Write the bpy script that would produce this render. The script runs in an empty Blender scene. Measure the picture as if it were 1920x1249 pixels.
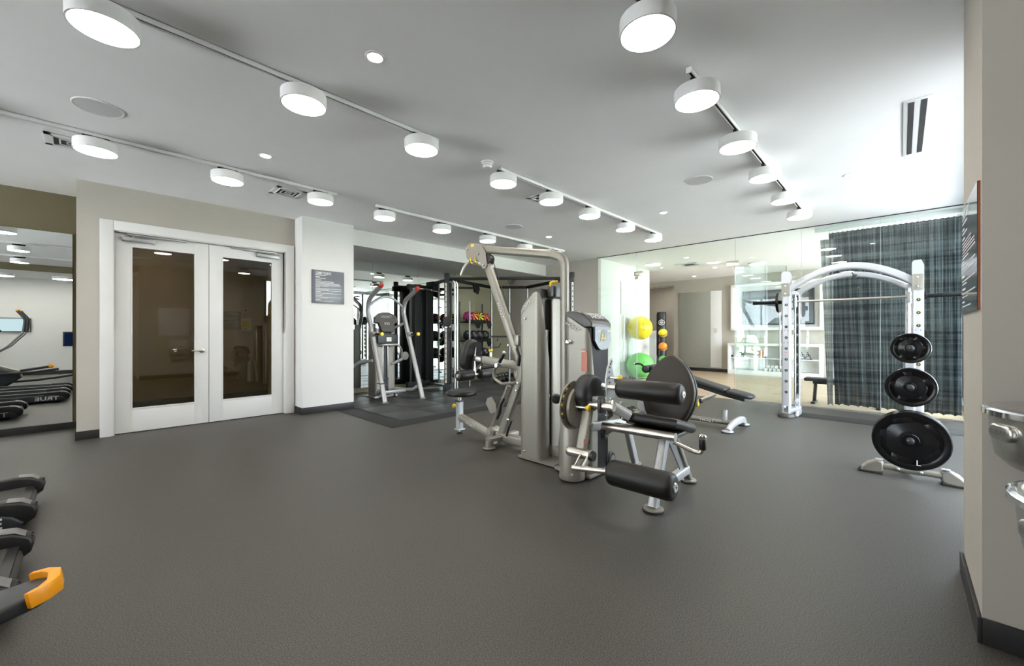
import bpy, bmesh, math, random
from mathutils import Vector, Matrix
V = Vector
random.seed(7)
SC = bpy.context.scene
COL = SC.collection
PI = math.pi

# ------------------------------------------------------------------ camera
cam_d = bpy.data.cameras.new('camera')
cam = bpy.data.objects.new('camera', cam_d)
COL.objects.link(cam)
cam_d.sensor_fit = 'HORIZONTAL'
cam_d.sensor_width = 36.0
cam_d.lens = 36.0 * 762.0 / 1920.0
cam_d.clip_start = 0.02
YAW = math.atan(730.0 / 762.0)
cam.location = (0, 0, 1.22)
cam.rotation_euler = (PI / 2, 0, YAW - PI / 2)
SC.camera = cam

# ------------------------------------------------------------------ sky and exposure
world = bpy.data.worlds.new('overcast_sky')
SC.world = world
world.use_nodes = True
bg = world.node_tree.nodes['Background']
bg.inputs[0].default_value = (0.82, 0.91, 1.0, 1)
bg.inputs[1].default_value = 5.5
sun_d = bpy.data.lights.new('sun', 'SUN')
sun_d.energy = 84.0
sun_d.angle = 0.01
sun_d.color = (0.98, 0.985, 1.0)
sun = bpy.data.objects.new('sun', sun_d)
COL.objects.link(sun)
sun.rotation_euler = V((0.0, -0.866, -0.50)).to_track_quat('-Z', 'Y').to_euler()   # high sun from behind the building onto the added terrace
SC.view_settings.view_transform = 'Standard'
SC.view_settings.look = 'None'
SC.view_settings.gamma = 1.0
SC.view_settings.use_curve_mapping = False
SC.view_settings.exposure = 1.26
SC.cycles.max_bounces = 10
SC.cycles.diffuse_bounces = 5
SC.cycles.glossy_bounces = 6
SC.cycles.transmission_bounces = 8
SC.cycles.transparent_max_bounces = 24
SC.cycles.sample_clamp_indirect = 6.0
SC.cycles.caustics_reflective = False
SC.cycles.caustics_refractive = False
LAMP_POWER = 19.0      # emission of the lamp diffusers
SPOT_POWER = 26.0      # emission of the recessed downlights
H_CEIL = 2.97

# ------------------------------------------------------------------ materials
def mat(name, col, rough=0.5, metal=0.0, spec=0.5, noise=0.0, nscale=30.0, bump=0.0, bscale=200.0, coat=0.0, alt=None, emis=None, estr=0.0):
    m = bpy.data.materials.new(name)
    m.use_nodes = True
    nt = m.node_tree
    b = nt.nodes['Principled BSDF']
    b.inputs['Base Color'].default_value = (*col, 1)
    b.inputs['Roughness'].default_value = rough
    b.inputs['Metallic'].default_value = metal
    b.inputs['Specular IOR Level'].default_value = spec
    if coat:
        b.inputs['Coat Weight'].default_value = coat
        b.inputs['Coat Roughness'].default_value = 0.08
    if emis:
        b.inputs['Emission Color'].default_value = (*emis, 1)
        b.inputs['Emission Strength'].default_value = estr
    if noise or bump:
        tc = nt.nodes.new('ShaderNodeTexCoord')
    if noise:
        n = nt.nodes.new('ShaderNodeTexNoise')
        n.inputs['Scale'].default_value = nscale
        n.inputs['Detail'].default_value = 4
        nt.links.new(tc.outputs['Object'], n.inputs['Vector'])
        r = nt.nodes.new('ShaderNodeValToRGB')
        r.color_ramp.elements[0].position = 0.3
        r.color_ramp.elements[1].position = 0.7
        lo = [max(0, c * (1 - noise)) for c in col]
        hi = [min(1, c * (1 + noise)) for c in (alt or col)]
        r.color_ramp.elements[0].color = (*lo, 1)
        r.color_ramp.elements[1].color = (*hi, 1)
        nt.links.new(n.outputs['Fac'], r.inputs['Fac'])
        nt.links.new(r.outputs['Color'], b.inputs['Base Color'])
    if bump:
        n2 = nt.nodes.new('ShaderNodeTexNoise')
        n2.inputs['Scale'].default_value = bscale
        nt.links.new(tc.outputs['Object'], n2.inputs['Vector'])
        bp = nt.nodes.new('ShaderNodeBump')
        bp.inputs['Strength'].default_value = bump
        bp.inputs['Distance'].default_value = 0.002
        nt.links.new(n2.outputs['Fac'], bp.inputs['Height'])
        nt.links.new(bp.outputs['Normal'], b.inputs['Normal'])
    return m

def emit(name, col, strength):
    m = bpy.data.materials.new(name)
    m.use_nodes = True
    nt = m.node_tree
    nt.nodes.clear()
    e = nt.nodes.new('ShaderNodeEmission')
    e.inputs[0].default_value = (*col, 1)
    e.inputs[1].default_value = strength
    o = nt.nodes.new('ShaderNodeOutputMaterial')
    nt.links.new(e.outputs[0], o.inputs[0])
    return m

def glass(name, tint=(1, 1, 1), ior=1.5, add=0.0, rough=0.0):
    """thin architectural glazing: clear pass-through plus a fresnel mirror"""
    m = bpy.data.materials.new(name)
    m.use_nodes = True
    nt = m.node_tree
    nt.nodes.clear()
    t = nt.nodes.new('ShaderNodeBsdfTransparent')
    t.inputs[0].default_value = (*tint, 1)
    g = nt.nodes.new('ShaderNodeBsdfGlossy')
    g.inputs['Roughness'].default_value = rough
    fr = nt.nodes.new('ShaderNodeFresnel')
    fr.inputs[0].default_value = ior
    ad = nt.nodes.new('ShaderNodeMath')
    ad.operation = 'ADD'
    ad.use_clamp = True
    ad.inputs[1].default_value = add
    # same reflectance seen from either side of the pane
    ge = nt.nodes.new('ShaderNodeNewGeometry')
    mr = nt.nodes.new('ShaderNodeMapRange')
    mr.inputs['To Min'].default_value = ior
    mr.inputs['To Max'].default_value = 1.0/ior
    nt.links.new(ge.outputs['Backfacing'], mr.inputs['Value'])
    nt.links.new(mr.outputs['Result'], fr.inputs[0])
    nt.links.new(fr.outputs[0], ad.inputs[0])
    mx = nt.nodes.new('ShaderNodeMixShader')
    nt.links.new(ad.outputs[0], mx.inputs[0])
    nt.links.new(t.outputs[0], mx.inputs[1])
    nt.links.new(g.outputs[0], mx.inputs[2])
    o = nt.nodes.new('ShaderNodeOutputMaterial')
    nt.links.new(mx.outputs[0], o.inputs[0])
    return m

M = {}
M['ceiling'] = mat('ceiling_paint', (0.88, 0.88, 0.875), 0.9, noise=0.01, nscale=3)
M['wall'] = mat('greige_wall_paint', (0.45, 0.42, 0.37), 0.8, noise=0.02, nscale=2)
M['white_wall'] = mat('white_wall_paint', (0.70, 0.695, 0.675), 0.8, noise=0.015, nscale=2)
M['olive_wall'] = mat('olive_wall_paint', (0.155, 0.135, 0.075), 0.8, noise=0.03, nscale=2)
M['base'] = mat('dark_rubber_baseboard', (0.016, 0.0155, 0.015), 0.45, noise=0.1)
M['trim'] = mat('white_door_enamel', (0.70, 0.695, 0.675), 0.35, noise=0.01, nscale=4)
M['mirror'] = mat('mirror_glass', (0.86, 0.89, 0.87), 0.0, metal=1.0)
M['glass'] = glass('clear_pane', (0.945, 0.98, 0.968), 1.45)
M['window_glass'] = glass('window_pane', (0.965, 0.972, 0.968), 1.45)
M['door_glass'] = glass('bronze_door_pane', (0.66, 0.60, 0.46), 1.5, add=0.06)
M['black_seal'] = mat('black_seal', (0.02, 0.02, 0.02), 0.5, noise=0.1)
M['steel'] = mat('brushed_steel', (0.62, 0.61, 0.58), 0.28, metal=1.0, noise=0.05, nscale=60)
M['nickel'] = mat('satin_nickel', (0.56, 0.53, 0.47), 0.3, metal=1.0, noise=0.04, nscale=60)
M['chrome'] = mat('chrome', (0.82, 0.82, 0.83), 0.1, metal=1.0, noise=0.02)
M['alu'] = mat('grey_closer_metal', (0.30, 0.30, 0.30), 0.35, metal=0.8, noise=0.04)
M['silver'] = mat('platinum_powder_coat', (0.265, 0.247, 0.21), 0.40, metal=0.4, noise=0.03, nscale=40)
M['white_frame'] = mat('pearl_powder_coat', (0.45, 0.46, 0.475), 0.32, metal=0.3, noise=0.02, nscale=40)
M['light_silver'] = mat('light_silver_coat', (0.40, 0.40, 0.40), 0.32, metal=0.45, noise=0.03, nscale=40)
M['cap_dark'] = mat('dark_taupe_plastic', (0.045, 0.041, 0.035), 0.33, noise=0.08, nscale=60)
M['vinyl'] = mat('black_vinyl', (0.0085, 0.0072, 0.0055), 0.42, spec=0.4, noise=0.1, nscale=90, bump=0.15, bscale=600)
M['vinyl_grey'] = mat('charcoal_vinyl', (0.012, 0.0125, 0.014), 0.45, noise=0.08, nscale=90, bump=0.15, bscale=600)
M['brown_vinyl'] = mat('dark_brown_shell', (0.030, 0.0245, 0.017), 0.45, spec=0.4, noise=0.06, nscale=60)
M['black'] = mat('black_plastic', (0.007, 0.007, 0.0075), 0.4, noise=0.1)
M['black_gloss'] = mat('gloss_black_coat', (0.004, 0.004, 0.0045), 0.22, spec=0.35, noise=0.1)
M['black_steel'] = mat('black_powder_coat', (0.005, 0.005, 0.0055), 0.55, spec=0.25, noise=0.1)
M['charcoal'] = mat('charcoal_powder_coat', (0.03, 0.033, 0.036), 0.4, metal=0.3, noise=0.06)
M['rubber'] = mat('black_rubber', (0.012, 0.012, 0.012), 0.7, noise=0.15)
M['yellow'] = mat('safety_yellow_plastic', (0.83, 0.58, 0.02), 0.35, noise=0.04)
M['red'] = mat('red_plastic', (0.55, 0.05, 0.03), 0.4, noise=0.06)
M['orange'] = mat('orange_plastic', (0.90, 0.35, 0.01), 0.35, noise=0.04)
M['white'] = mat('white_plastic', (0.82, 0.82, 0.81), 0.4, noise=0.01)
M['ink_white'] = mat('white_print', (0.80, 0.80, 0.80), 0.6, noise=0.01)
M['ink_black'] = mat('black_print', (0.01, 0.01, 0.01), 0.5, noise=0.05)
M['pearl_text'] = mat('silver_print', (0.62, 0.60, 0.56), 0.45, noise=0.02)
M['decal_red'] = mat('red_warning_decal', (0.55, 0.20, 0.15), 0.5, noise=0.06)
M['placard'] = mat('smoke_blue_placard', (0.085, 0.105, 0.135), 0.25, noise=0.05)
M['sign'] = mat('slate_sign_face', (0.115, 0.122, 0.145), 0.28, noise=0.03)
M['sign_dark'] = mat('gloss_charcoal_sign_face', (0.035, 0.036, 0.038), 0.08, noise=0.03)
M['wood_edge'] = mat('russet_wood_edge', (0.26, 0.075, 0.02), 0.4, noise=0.15, nscale=40)
M['lamp'] = emit('lamp_diffuser', (1.0, 0.945, 0.865), LAMP_POWER)
M['spot'] = emit('downlight_lens', (1.0, 0.95, 0.88), SPOT_POWER)
M['lamp_body'] = mat('white_lamp_body', (0.78, 0.78, 0.77), 0.5, noise=0.01)
M['track'] = mat('white_track', (0.74, 0.74, 0.73), 0.4, noise=0.01)
M['grille'] = mat('grey_speaker_grille', (0.60, 0.60, 0.60), 0.7, noise=0.06, nscale=300)
M['vent_dark'] = mat('dark_vent_slot', (0.02, 0.02, 0.02), 0.6, noise=0.1)
M['bulb_beige'] = mat('ivory_plastic', (0.66, 0.60, 0.50), 0.35, noise=0.04)
M['screen'] = emit('lit_screen', (0.62, 0.80, 0.86), 0.45)
M['screen_blue'] = emit('blue_tablet_screen', (0.02, 0.05, 0.16), 0.12)
M['tv'] = mat('dark_tv_screen', (0.012, 0.013, 0.015), 0.12, noise=0.05)

def rubber_floor(name, base, fleck, amount, rough):
    m = bpy.data.materials.new(name)
    m.use_nodes = True
    nt = m.node_tree
    b = nt.nodes['Principled BSDF']
    tc = nt.nodes.new('ShaderNodeTexCoord')
    n = nt.nodes.new('ShaderNodeTexNoise')
    n.inputs['Scale'].default_value = 210
    n.inputs['Detail'].default_value = 3
    nt.links.new(tc.outputs['Object'], n.inputs['Vector'])
    r = nt.nodes.new('ShaderNodeValToRGB')
    r.color_ramp.elements[0].position = 0.5 - amount
    r.color_ramp.elements[1].position = 0.5 + amount
    r.color_ramp.elements[0].color = (*base, 1)
    r.color_ramp.elements[1].color = (*fleck, 1)
    nt.links.new(n.outputs['Fac'], r.inputs['Fac'])
    n2 = nt.nodes.new('ShaderNodeTexNoise')
    n2.inputs['Scale'].default_value = 1.3
    n2.inputs['Detail'].default_value = 5
    nt.links.new(tc.outputs['Object'], n2.inputs['Vector'])
    mx = nt.nodes.new('ShaderNodeMix')
    mx.data_type = 'RGBA'
    mx.blend_type = 'MULTIPLY'
    mx.inputs[0].default_value = 0.35
    nt.links.new(r.outputs['Color'], mx.inputs[6])
    nt.links.new(n2.outputs['Color'], mx.inputs[7])
    r2 = nt.nodes.new('ShaderNodeValToRGB')
    r2.color_ramp.elements[0].color = (0.7, 0.7, 0.7, 1)
    r2.color_ramp.elements[1].color = (1, 1, 1, 1)
    nt.links.new(n2.outputs['Fac'], r2.inputs['Fac'])
    nt.links.new(r2.outputs['Color'], mx.inputs[7])
    nt.links.new(mx.outputs[2], b.inputs['Base Color'])
    b.inputs['Roughness'].default_value = rough
    bp = nt.nodes.new('ShaderNodeBump')
    bp.inputs['Strength'].default_value = 0.03
    bp.inputs['Distance'].default_value = 0.002
    nt.links.new(n.outputs['Fac'], bp.inputs['Height'])
    nt.links.new(bp.outputs['Normal'], b.inputs['Normal'])
    return m
M['floor'] = rubber_floor('speckled_rubber_floor', (0.010, 0.0092, 0.008), (0.104, 0.097, 0.084), 0.15, 0.48)
M['tile'] = rubber_floor('grey_rubber_tile', (0.028, 0.029, 0.030), (0.056, 0.057, 0.058), 0.16, 0.46)
M['border'] = rubber_floor('dark_rubber_border', (0.008, 0.008, 0.008), (0.016, 0.016, 0.016), 0.2, 0.7)
M['grass'] = mat('lawn_grass', (0.075, 0.115, 0.04), 0.9, noise=0.4, nscale=6)
M['bounce_ground'] = mat('pale_bounce_ground', (0.56, 0.555, 0.55), 0.8, noise=0.06, nscale=2)

def wood_floor():
    m = bpy.data.materials.new('oak_plank_floor')
    m.use_nodes = True
    nt = m.node_tree
    b = nt.nodes['Principled BSDF']
    tc = nt.nodes.new('ShaderNodeTexCoord')
    mp = nt.nodes.new('ShaderNodeMapping')
    mp.inputs['Rotation'].default_value = (0, 0, PI / 2)
    nt.links.new(tc.outputs['Object'], mp.inputs[0])
    br = nt.nodes.new('ShaderNodeTexBrick')
    br.inputs['Color1'].default_value = (0.50, 0.38, 0.25, 1)
    br.inputs['Color2'].default_value = (0.42, 0.31, 0.20, 1)
    br.inputs['Mortar'].default_value = (0.22, 0.16, 0.10, 1)
    br.inputs['Scale'].default_value = 1.0
    br.inputs['Mortar Size'].default_value = 0.003
    br.inputs['Brick Width'].default_value = 1.2
    br.inputs['Row Height'].default_value = 0.14
    nt.links.new(mp.outputs[0], br.inputs['Vector'])
    nt.links.new(br.outputs[0], b.inputs['Base Color'])
    b.inputs['Roughness'].default_value = 0.35
    return m
M['oak'] = wood_floor()

# ------------------------------------------------------------------ mesh builder
def _frame(d, up=None):
    d = d.normalized()
    up = V(up) if up is not None else (V((0, 0, 1)) if abs(d.z) < 0.92 else V((1, 0, 0)))
    x = up - d * up.dot(d)
    if x.length < 1e-6:
        x = d.orthogonal()
    x.normalize()
    return x, d.cross(x)

def rrect(w, h, r=0.0, n=3):
    if r <= 0:
        return [(-w/2, -h/2), (w/2, -h/2), (w/2, h/2), (-w/2, h/2)]
    out = []
    for cx, cy, a0 in ((w/2-r, h/2-r, 0), (-w/2+r, h/2-r, 90), (-w/2+r, -h/2+r, 180), (w/2-r, -h/2+r, 270)):
        for i in range(n + 1):
            a = math.radians(a0 + 90.0 * i / n)
            out.append((cx + r*math.cos(a), cy + r*math.sin(a)))
    return out

def circ(r, n=16, sx=1.0, sy=1.0, a0=0.0):
    return [(r*sx*math.cos(a0+2*PI*i/n), r*sy*math.sin(a0+2*PI*i/n)) for i in range(n)]

def fillet(pts, r, n=6):
    pts = [V(p) for p in pts]
    if r <= 0 or len(pts) < 3:
        return pts
    out = [pts[0]]
    for i in range(1, len(pts)-1):
        p, a, b = pts[i], pts[i-1], pts[i+1]
        da, db = (a-p), (b-p)
        ang = da.angle(db)
        if ang > PI - 0.05:
            out.append(p); continue
        L = min(r / math.tan(ang/2), da.length*0.48, db.length*0.48)
        rr = L * math.tan(ang/2)
        da.normalize(); db.normalize()
        bis = (da+db).normalized()
        c = p + bis * (rr / math.sin(ang/2))
        v0 = (p + da*L) - c
        v1 = (p + db*L) - c
        tot = v0.angle(v1)
        ax = v0.cross(v1).normalized()
        for k in range(n+1):
            out.append(c + Matrix.Rotation(tot*k/n, 3, ax) @ v0)
    out.append(pts[-1])
    return out

class MB:
    def __init__(s):
        s.v = []; s.f = []
    def add(s, vs, fs):
        o = len(s.v)
        s.v += [V(v) for v in vs]
        s.f += [tuple(i+o for i in f) for f in fs]
        return s
    def box(s, c, size, rz=0.0, bev=0.0, R=None):
        bm = bmesh.new()
        bmesh.ops.create_cube(bm, size=1.0)
        for v in bm.verts:
            v.co = V((v.co.x*size[0], v.co.y*size[1], v.co.z*size[2]))
        if bev > 0:
            bmesh.ops.bevel(bm, geom=list(bm.edges), offset=min(bev, min(size)*0.45), segments=2, affect='EDGES', profile=0.6)
        m = R if R is not None else Matrix.Rotation(rz, 3, 'Z')
        bm.verts.index_update()
        s.add([m @ v.co + V(c) for v in bm.verts], [tuple(v.index for v in f.verts) for f in bm.faces])
        bm.free()
        return s
    def span(s, a, b, bev=0.0):
        a, b = V(a), V(b)
        return s.box((a+b)/2, [abs(b[i]-a[i]) for i in range(3)], bev=bev)
    def sweep(s, pts, sec, up=None, closed=False, cap=True, scale=None):
        pts = [V(p) for p in pts]
        n = len(pts); k = len(sec)
        dirs = []
        for i in range(n):
            if closed:
                d = pts[(i+1) % n] - pts[i-1]
            elif i == 0:
                d = pts[1]-pts[0]
            elif i == n-1:
                d = pts[-1]-pts[-2]
            else:
                d = (pts[i+1]-pts[i]).normalized() + (pts[i]-pts[i-1]).normalized()
            dirs.append(d.normalized())
        x, y = _frame(dirs[0], up)
        vs = []
        for i in range(n):
            d = dirs[i]
            if up is not None:
                x, y = _frame(d, up)
            else:
                x = (x - d*x.dot(d))
                x = x.normalized() if x.length > 1e-6 else d.orthogonal().normalized()
                y = d.cross(x)
            sc = scale[i] if scale else 1.0
            vs += [pts[i] + y*(a*sc) + x*(b*sc) for a, b in sec]
        fs = []
        for i in range(n if closed else n-1):
            j = (i+1) % n
            for q in range(k):
                r = (q+1) % k
                fs.append((i*k+q, i*k+r, j*k+r, j*k+q))
        if cap and not closed:
            fs.append(tuple(range(k))[::-1])
            fs.append(tuple((n-1)*k+q for q in range(k)))
        return s.add(vs, fs)
    def tube(s, pts, r, n=12, fil=0.0, closed=False, fn=6):
        return s.sweep(fillet(pts, fil, fn) if not closed else pts, circ(r, n), closed=closed)
    def rtube(s, pts, w, h, cr=0.008, up=None, fil=0.0, fn=6):
        return s.sweep(fillet(pts, fil, fn), rrect(w, h, cr), up=up)
    def lathe(s, o, axis, prof, n=24, up=None):
        o = V(o); d = V(axis).normalized()
        x, y = _frame(d, up)
        vs = []; fs = []; k = len(prof)
        for i in range(n):
            a = 2*PI*i/n
            e = x*math.cos(a) + y*math.sin(a)
            vs += [o + e*r + d*h for r, h in prof]
        for i in range(n):
            j = (i+1) % n
            for q in range(k-1):
                fs.append((i*k+q, j*k+q, j*k+q+1, i*k+q+1))
        if prof[0][0] > 1e-5:
            fs.append(tuple(i*k for i in range(n))[::-1])
        if prof[-1][0] > 1e-5:
            fs.append(tuple(i*k+k-1 for i in range(n)))
        return s.add(vs, fs)
    def cyl(s, p0, p1, r, n=20, bev=0.0, r1=None):
        p0, p1 = V(p0), V(p1)
        L = (p1-p0).length
        r1 = r if r1 is None else r1
        if bev > 0:
            prof = [(r-bev, 0), (r-bev*0.3, bev*0.3), (r, bev), (r1, L-bev), (r1-bev*0.3, L-bev*0.3), (r1-bev, L)]
        else:
            prof = [(r, 0), (r1, L)]
        return s.lathe(p0, p1-p0, prof, n)
    def prism(s, poly, o, ex, ey, depth, bev=0.0, nb=3):
        """polygon in the (ex, ey) plane at o, extruded along ex x ey; rounded rim of bev"""
        o, ex, ey = V(o), V(ex).normalized(), V(ey).normalized()
        ez = ex.cross(ey)
        layers = [(0.0, 0.0), (0.0, depth)]
        if bev > 0:
            layers = []
            for i in range(nb+1):
                a = PI/2*i/nb
                layers.append((bev*(1-math.sin(a)), bev*(1-math.cos(a))))
            for i in range(nb+1):
                a = PI/2*i/nb
                layers.append((bev*(1-math.cos(a)), depth-bev*(1-math.sin(a))))
        n = len(poly)
        area = sum(poly[i][0]*poly[(i+1) % n][1]-poly[(i+1) % n][0]*poly[i][1] for i in range(n))
        sg = 1.0 if area > 0 else -1.0
        nor = []
        for i in range(n):
            p0, p1, p2 = V(poly[i-1]), V(poly[i]), V(poly[(i+1) % n])
            e0, e1 = (p1-p0), (p2-p1)
            n0 = V((e0.y, -e0.x)).normalized()*sg if e0.length > 1e-9 else V((0, 0))
            n1 = V((e1.y, -e1.x)).normalized()*sg if e1.length > 1e-9 else V((0, 0))
            m = n0+n1
            m = m/max(0.35, m.dot(n0)) if m.length > 1e-6 else n0
            nor.append(m)
        vs = []; fs = []
        for inset, z in layers:
            for i in range(n):
                p = V(poly[i]) - nor[i]*inset
                vs.append(o + ex*p.x + ey*p.y + ez*z)
        for l in range(len(layers)-1):
            for i in range(n):
                j = (i+1) % n
                fs.append((l*n+i, l*n+j, (l+1)*n+j, (l+1)*n+i))
        fs.append(tuple(range(n))[::-1])
        fs.append(tuple((len(layers)-1)*n+i for i in range(n)))
        return s.add(vs, fs)
    def sphere(s, c, r, n=20, sz=1.0):
        k = n//2
        prof = [(max(0.0, r*math.sin(PI*i/k)), -r*sz*math.cos(PI*i/k)) for i in range(k+1)]
        prof[0] = (0.0, -r*sz); prof[-1] = (0.0, r*sz)
        return s.lathe(c, (0, 0, 1), prof, n)
    def mesh(s, name, org=V((0, 0, 0)), smooth=38):
        me = bpy.data.meshes.new(name)
        bm = bmesh.new()
        vv = [bm.verts.new(p - org) for p in s.v]
        for f in s.f:
            ids = list(dict.fromkeys(f))
            if len(ids) >= 3:
                try:
                    bm.faces.new([vv[i] for i in ids])
                except ValueError:
                    pass
        bmesh.ops.remove_doubles(bm, verts=bm.verts, dist=1e-6)
        bmesh.ops.recalc_face_normals(bm, faces=bm.faces)
        bm.to_mesh(me); bm.free()
        if smooth:
            me.shade_smooth()
            me.set_sharp_from_angle(angle=math.radians(smooth))
        return me
    def build(s, name, m, parent=None, label=None, smooth=38):
        org = wloc(parent) if parent is not None else V((0, 0, 0))
        me = s.mesh(name, org, smooth)
        me.materials.append(M[m] if isinstance(m, str) else m)
        o = bpy.data.objects.new(name, me)
        COL.objects.link(o)
        if parent is not None:
            o.parent = parent
        if label:
            o['label'] = label
        return o

def wloc(o):
    p = V((0, 0, 0))
    while o is not None:
        p += o.location
        o = o.parent
    return p

def thing(name, label, cat, loc, group=None):
    o = bpy.data.objects.new(name, None)
    o.empty_display_size = 0.1
    COL.objects.link(o)
    o.location = loc
    o['label'] = label; o['category'] = cat
    if group:
        o['group'] = group
    return o

def tag(o, label, cat, group=None):
    o['label'] = label; o['category'] = cat
    if group:
        o['group'] = group
    return o

def recenter(o):
    """put the origin of a single-mesh thing at the middle of its base"""
    me = o.data
    xs = [v.co for v in me.vertices]
    c = V(((min(p.x for p in xs)+max(p.x for p in xs))/2, (min(p.y for p in xs)+max(p.y for p in xs))/2, min(p.z for p in xs)))
    me.transform(Matrix.Translation(-c))
    o.location = o.location + c
    return o

def struct(name, mb, m, parent=None, smooth=38):
    o = mb.build(name, m, parent, smooth=smooth)
    if parent is None:
        o['kind'] = 'structure'
    return o

def copy_tree(o, parent=None):
    c = o.copy()
    COL.objects.link(c)
    c.parent = parent
    for ch in o.children:
        copy_tree(ch, c)
    return c

_font = {}
def text(name, body, size, o, ex, ey, m, parent, ext=0.0006, off=0.0, shear=0.0, align='CENTER', sx=1.0, rz=0):
    """flat lettering as mesh: baseline direction ex, up direction ey, centred at o"""
    key = (body, round(off/size, 4), shear, align)
    if key not in _font:
        cu = bpy.data.curves.new('lettering', 'FONT')
        cu.body = body; cu.size = 1.0; cu.offset = off/size
        cu.shear = shear; cu.align_x = align; cu.align_y = 'CENTER'
        cu.resolution_u = 3
        to = bpy.data.objects.new('lettering', cu)
        COL.objects.link(to)
        bpy.context.view_layer.update()
        me = bpy.data.meshes.new_from_object(to.evaluated_get(bpy.context.evaluated_depsgraph_get()))
        _font[key] = ([tuple(v.co) for v in me.vertices], [tuple(p.vertices) for p in me.polygons])
        bpy.data.objects.remove(to); bpy.data.curves.remove(cu); bpy.data.meshes.remove(me)
    vs, fs = _font[key]
    ex, ey = V(ex).normalized(), V(ey).normalized()
    ez = ex.cross(ey)
    mb = MB()
    mb.add([V(o)+ex*(v[0]*size*sx)+ey*(v[1]*size)+ez*ext for v in vs], fs)
    org = wloc(parent) if parent is not None else V((0, 0, 0))
    me = bpy.data.meshes.new(name)
    me.from_pydata([tuple(p-org) for p in mb.v], [], mb.f)
    me.materials.append(M[m])
    ob = bpy.data.objects.new(name, me)
    COL.objects.link(ob)
    ob.parent = parent
    return ob

def logo(parent, o, ex, ey, size, front='pearl_text', back='ink_black', sx=1.15):
    text('logo_outline', 'HOIST', size, o, ex, ey, back, parent, ext=0.0010, off=size*0.075, shear=0.28, sx=sx)
    text('logo_lettering', 'HOIST', size, o, ex, ey, front, parent, ext=0.0022, off=size*0.022, shear=0.28, sx=sx)

# ------------------------------------------------------------------ room shell
YD = 6.75      # door wall
XG = 8.22      # glass wall
YF = -0.70     # window wall
# floor slab of the gym
struct('floor', MB().span((-6.2, -3.1, -0.12), (XG, 8.1, 0.0)), 'floor', smooth=0)
fl = bpy.data.objects['floor']
TS = 0.62
tile_me = MB().box((0, 0, 0.003), (TS-0.006, TS-0.006, 0.006), bev=0.002).mesh('rubber_tile', smooth=30)
tile_me.materials.append(M['tile'])
for i in range(8):
    for j in range(5):
        x0, y0 = 3.005 + i*TS, 5.03 + j*TS
        if x0 + TS > XG or y0 + TS > 8.15:
            continue
        t = bpy.data.objects.new('rubber_tile', tile_me)
        COL.objects.link(t)
        t.parent = fl
        t.location = (x0+TS/2, y0+TS/2, 0)
MB().span((2.70, 4.72, 0.0), (3.0, 6.44, 0.005), bev=0.002).build('border_strip', 'border', fl)
MB().span((3.003, 4.72, 0.0), (XG-0.02, 5.025, 0.005), bev=0.002).build('border_strip', 'border', fl)
MB().span((7.15, -0.66, 0.0), (7.55, 1.12, 0.004), bev=0.001).build('border_strip', 'border', fl)
struct('floor_studio', MB().span((XG, -0.75, -0.12), (16.2, 9.0, 0.0)), 'oak', smooth=0)
struct('floor_corridor', MB().span((-0.3, 8.1, -0.12), (3.2, 9.2, 0.0)), 'base', smooth=0)

# ceilings
struct('ceiling', MB().span((-6.2, -0.80, H_CEIL), (XG+0.02, 8.1, H_CEIL+0.15)), 'ceiling', smooth=0)
struct('ceiling_studio', MB().span((XG+0.02, -0.80, H_CEIL), (16.2, 9.0, H_CEIL+0.15)), 'ceiling', smooth=0)
struct('ceiling_rear', MB().span((-6.2, -3.1, 2.81), (1.07, -0.82, 2.97)), 'ceiling', smooth=0)
struct('ceiling_corridor', MB().span((-0.02, 6.90, 2.75), (3.2, 9.2, 2.96)), 'ceiling', smooth=0)

# door wall with an opening
X0, X1, ZT = 0.19, 2.09, 2.46
w = MB()
w.span((-0.09, YD, 0), (X0, YD+0.15, H_CEIL)); w.span((X1, YD, 0), (2.21, YD+0.15, H_CEIL)); w.span((X0, YD, ZT), (X1, YD+0.15, H_CEIL))
struct('wall_left', w, 'wall', smooth=0)
struct('wall_pilaster', MB().span((2.21, 6.45, 0), (3.0, 8.1, H_CEIL)), 'white_wall', smooth=0)
struct('wall_soffit', MB().span((3.0, 6.66, 2.70), (XG, 8.1, H_CEIL)), 'white_wall', smooth=0)
struct('wall_alcove', MB().span((3.0, 7.97, 0), (XG+0.12, 8.1, 2.70)), mat('alcove_wall_paint', (0.30, 0.28, 0.19), 0.8, noise=0.03, nscale=2), smooth=0)
struct('wall_far', MB().span((XG, 5.10, 0), (XG+0.12, 7.97, H_CEIL)), 'wall', smooth=0)
# recess with the long mirror
struct('wall_mirror', MB().span((-6.2, 7.66, 0), (-0.09, 7.8, H_CEIL)), 'olive_wall', smooth=0)
struct('wall_recess_side', MB().span((-0.09, YD+0.15, 0), (-0.02, 7.8, H_CEIL)), 'olive_wall', smooth=0)
# rear of the room, behind the camera
struct('wall_rear', MB().span((0.92, -0.82, 0), (2.44, -0.68, H_CEIL)), 'wall', smooth=0)
struct('wall_rear_return', MB().span((0.92, -3.0, 0), (1.07, -0.82, 2.81)), 'wall', smooth=0)
struct('wall_rear_far', MB().span((-6.2, -3.1, 0), (1.07, -2.95, 2.81)), 'white_wall', smooth=0)
struct('wall_header', MB().span((-6.2, -0.82, 2.81), (0.92, -0.68, H_CEIL)), 'olive_wall', smooth=0)
w = MB()
w.span((-6.35, -3.1, 0), (-6.2, 2.66, H_CEIL)); w.span((-6.35, 7.2, 0), (-6.2, 8.1, H_CEIL)); w.span((-6.35, 2.66, 2.86), (-6.2, 7.2, H_CEIL))
struct('wall_side', w, 'wall', smooth=0)
ws = thing('added_side_windows', 'added unseen windows beyond the cardio rows that brighten the left ceiling', 'window', (-6.28, 3.2, 0))  # invented windows out of view, added to lift the left ceiling
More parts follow.
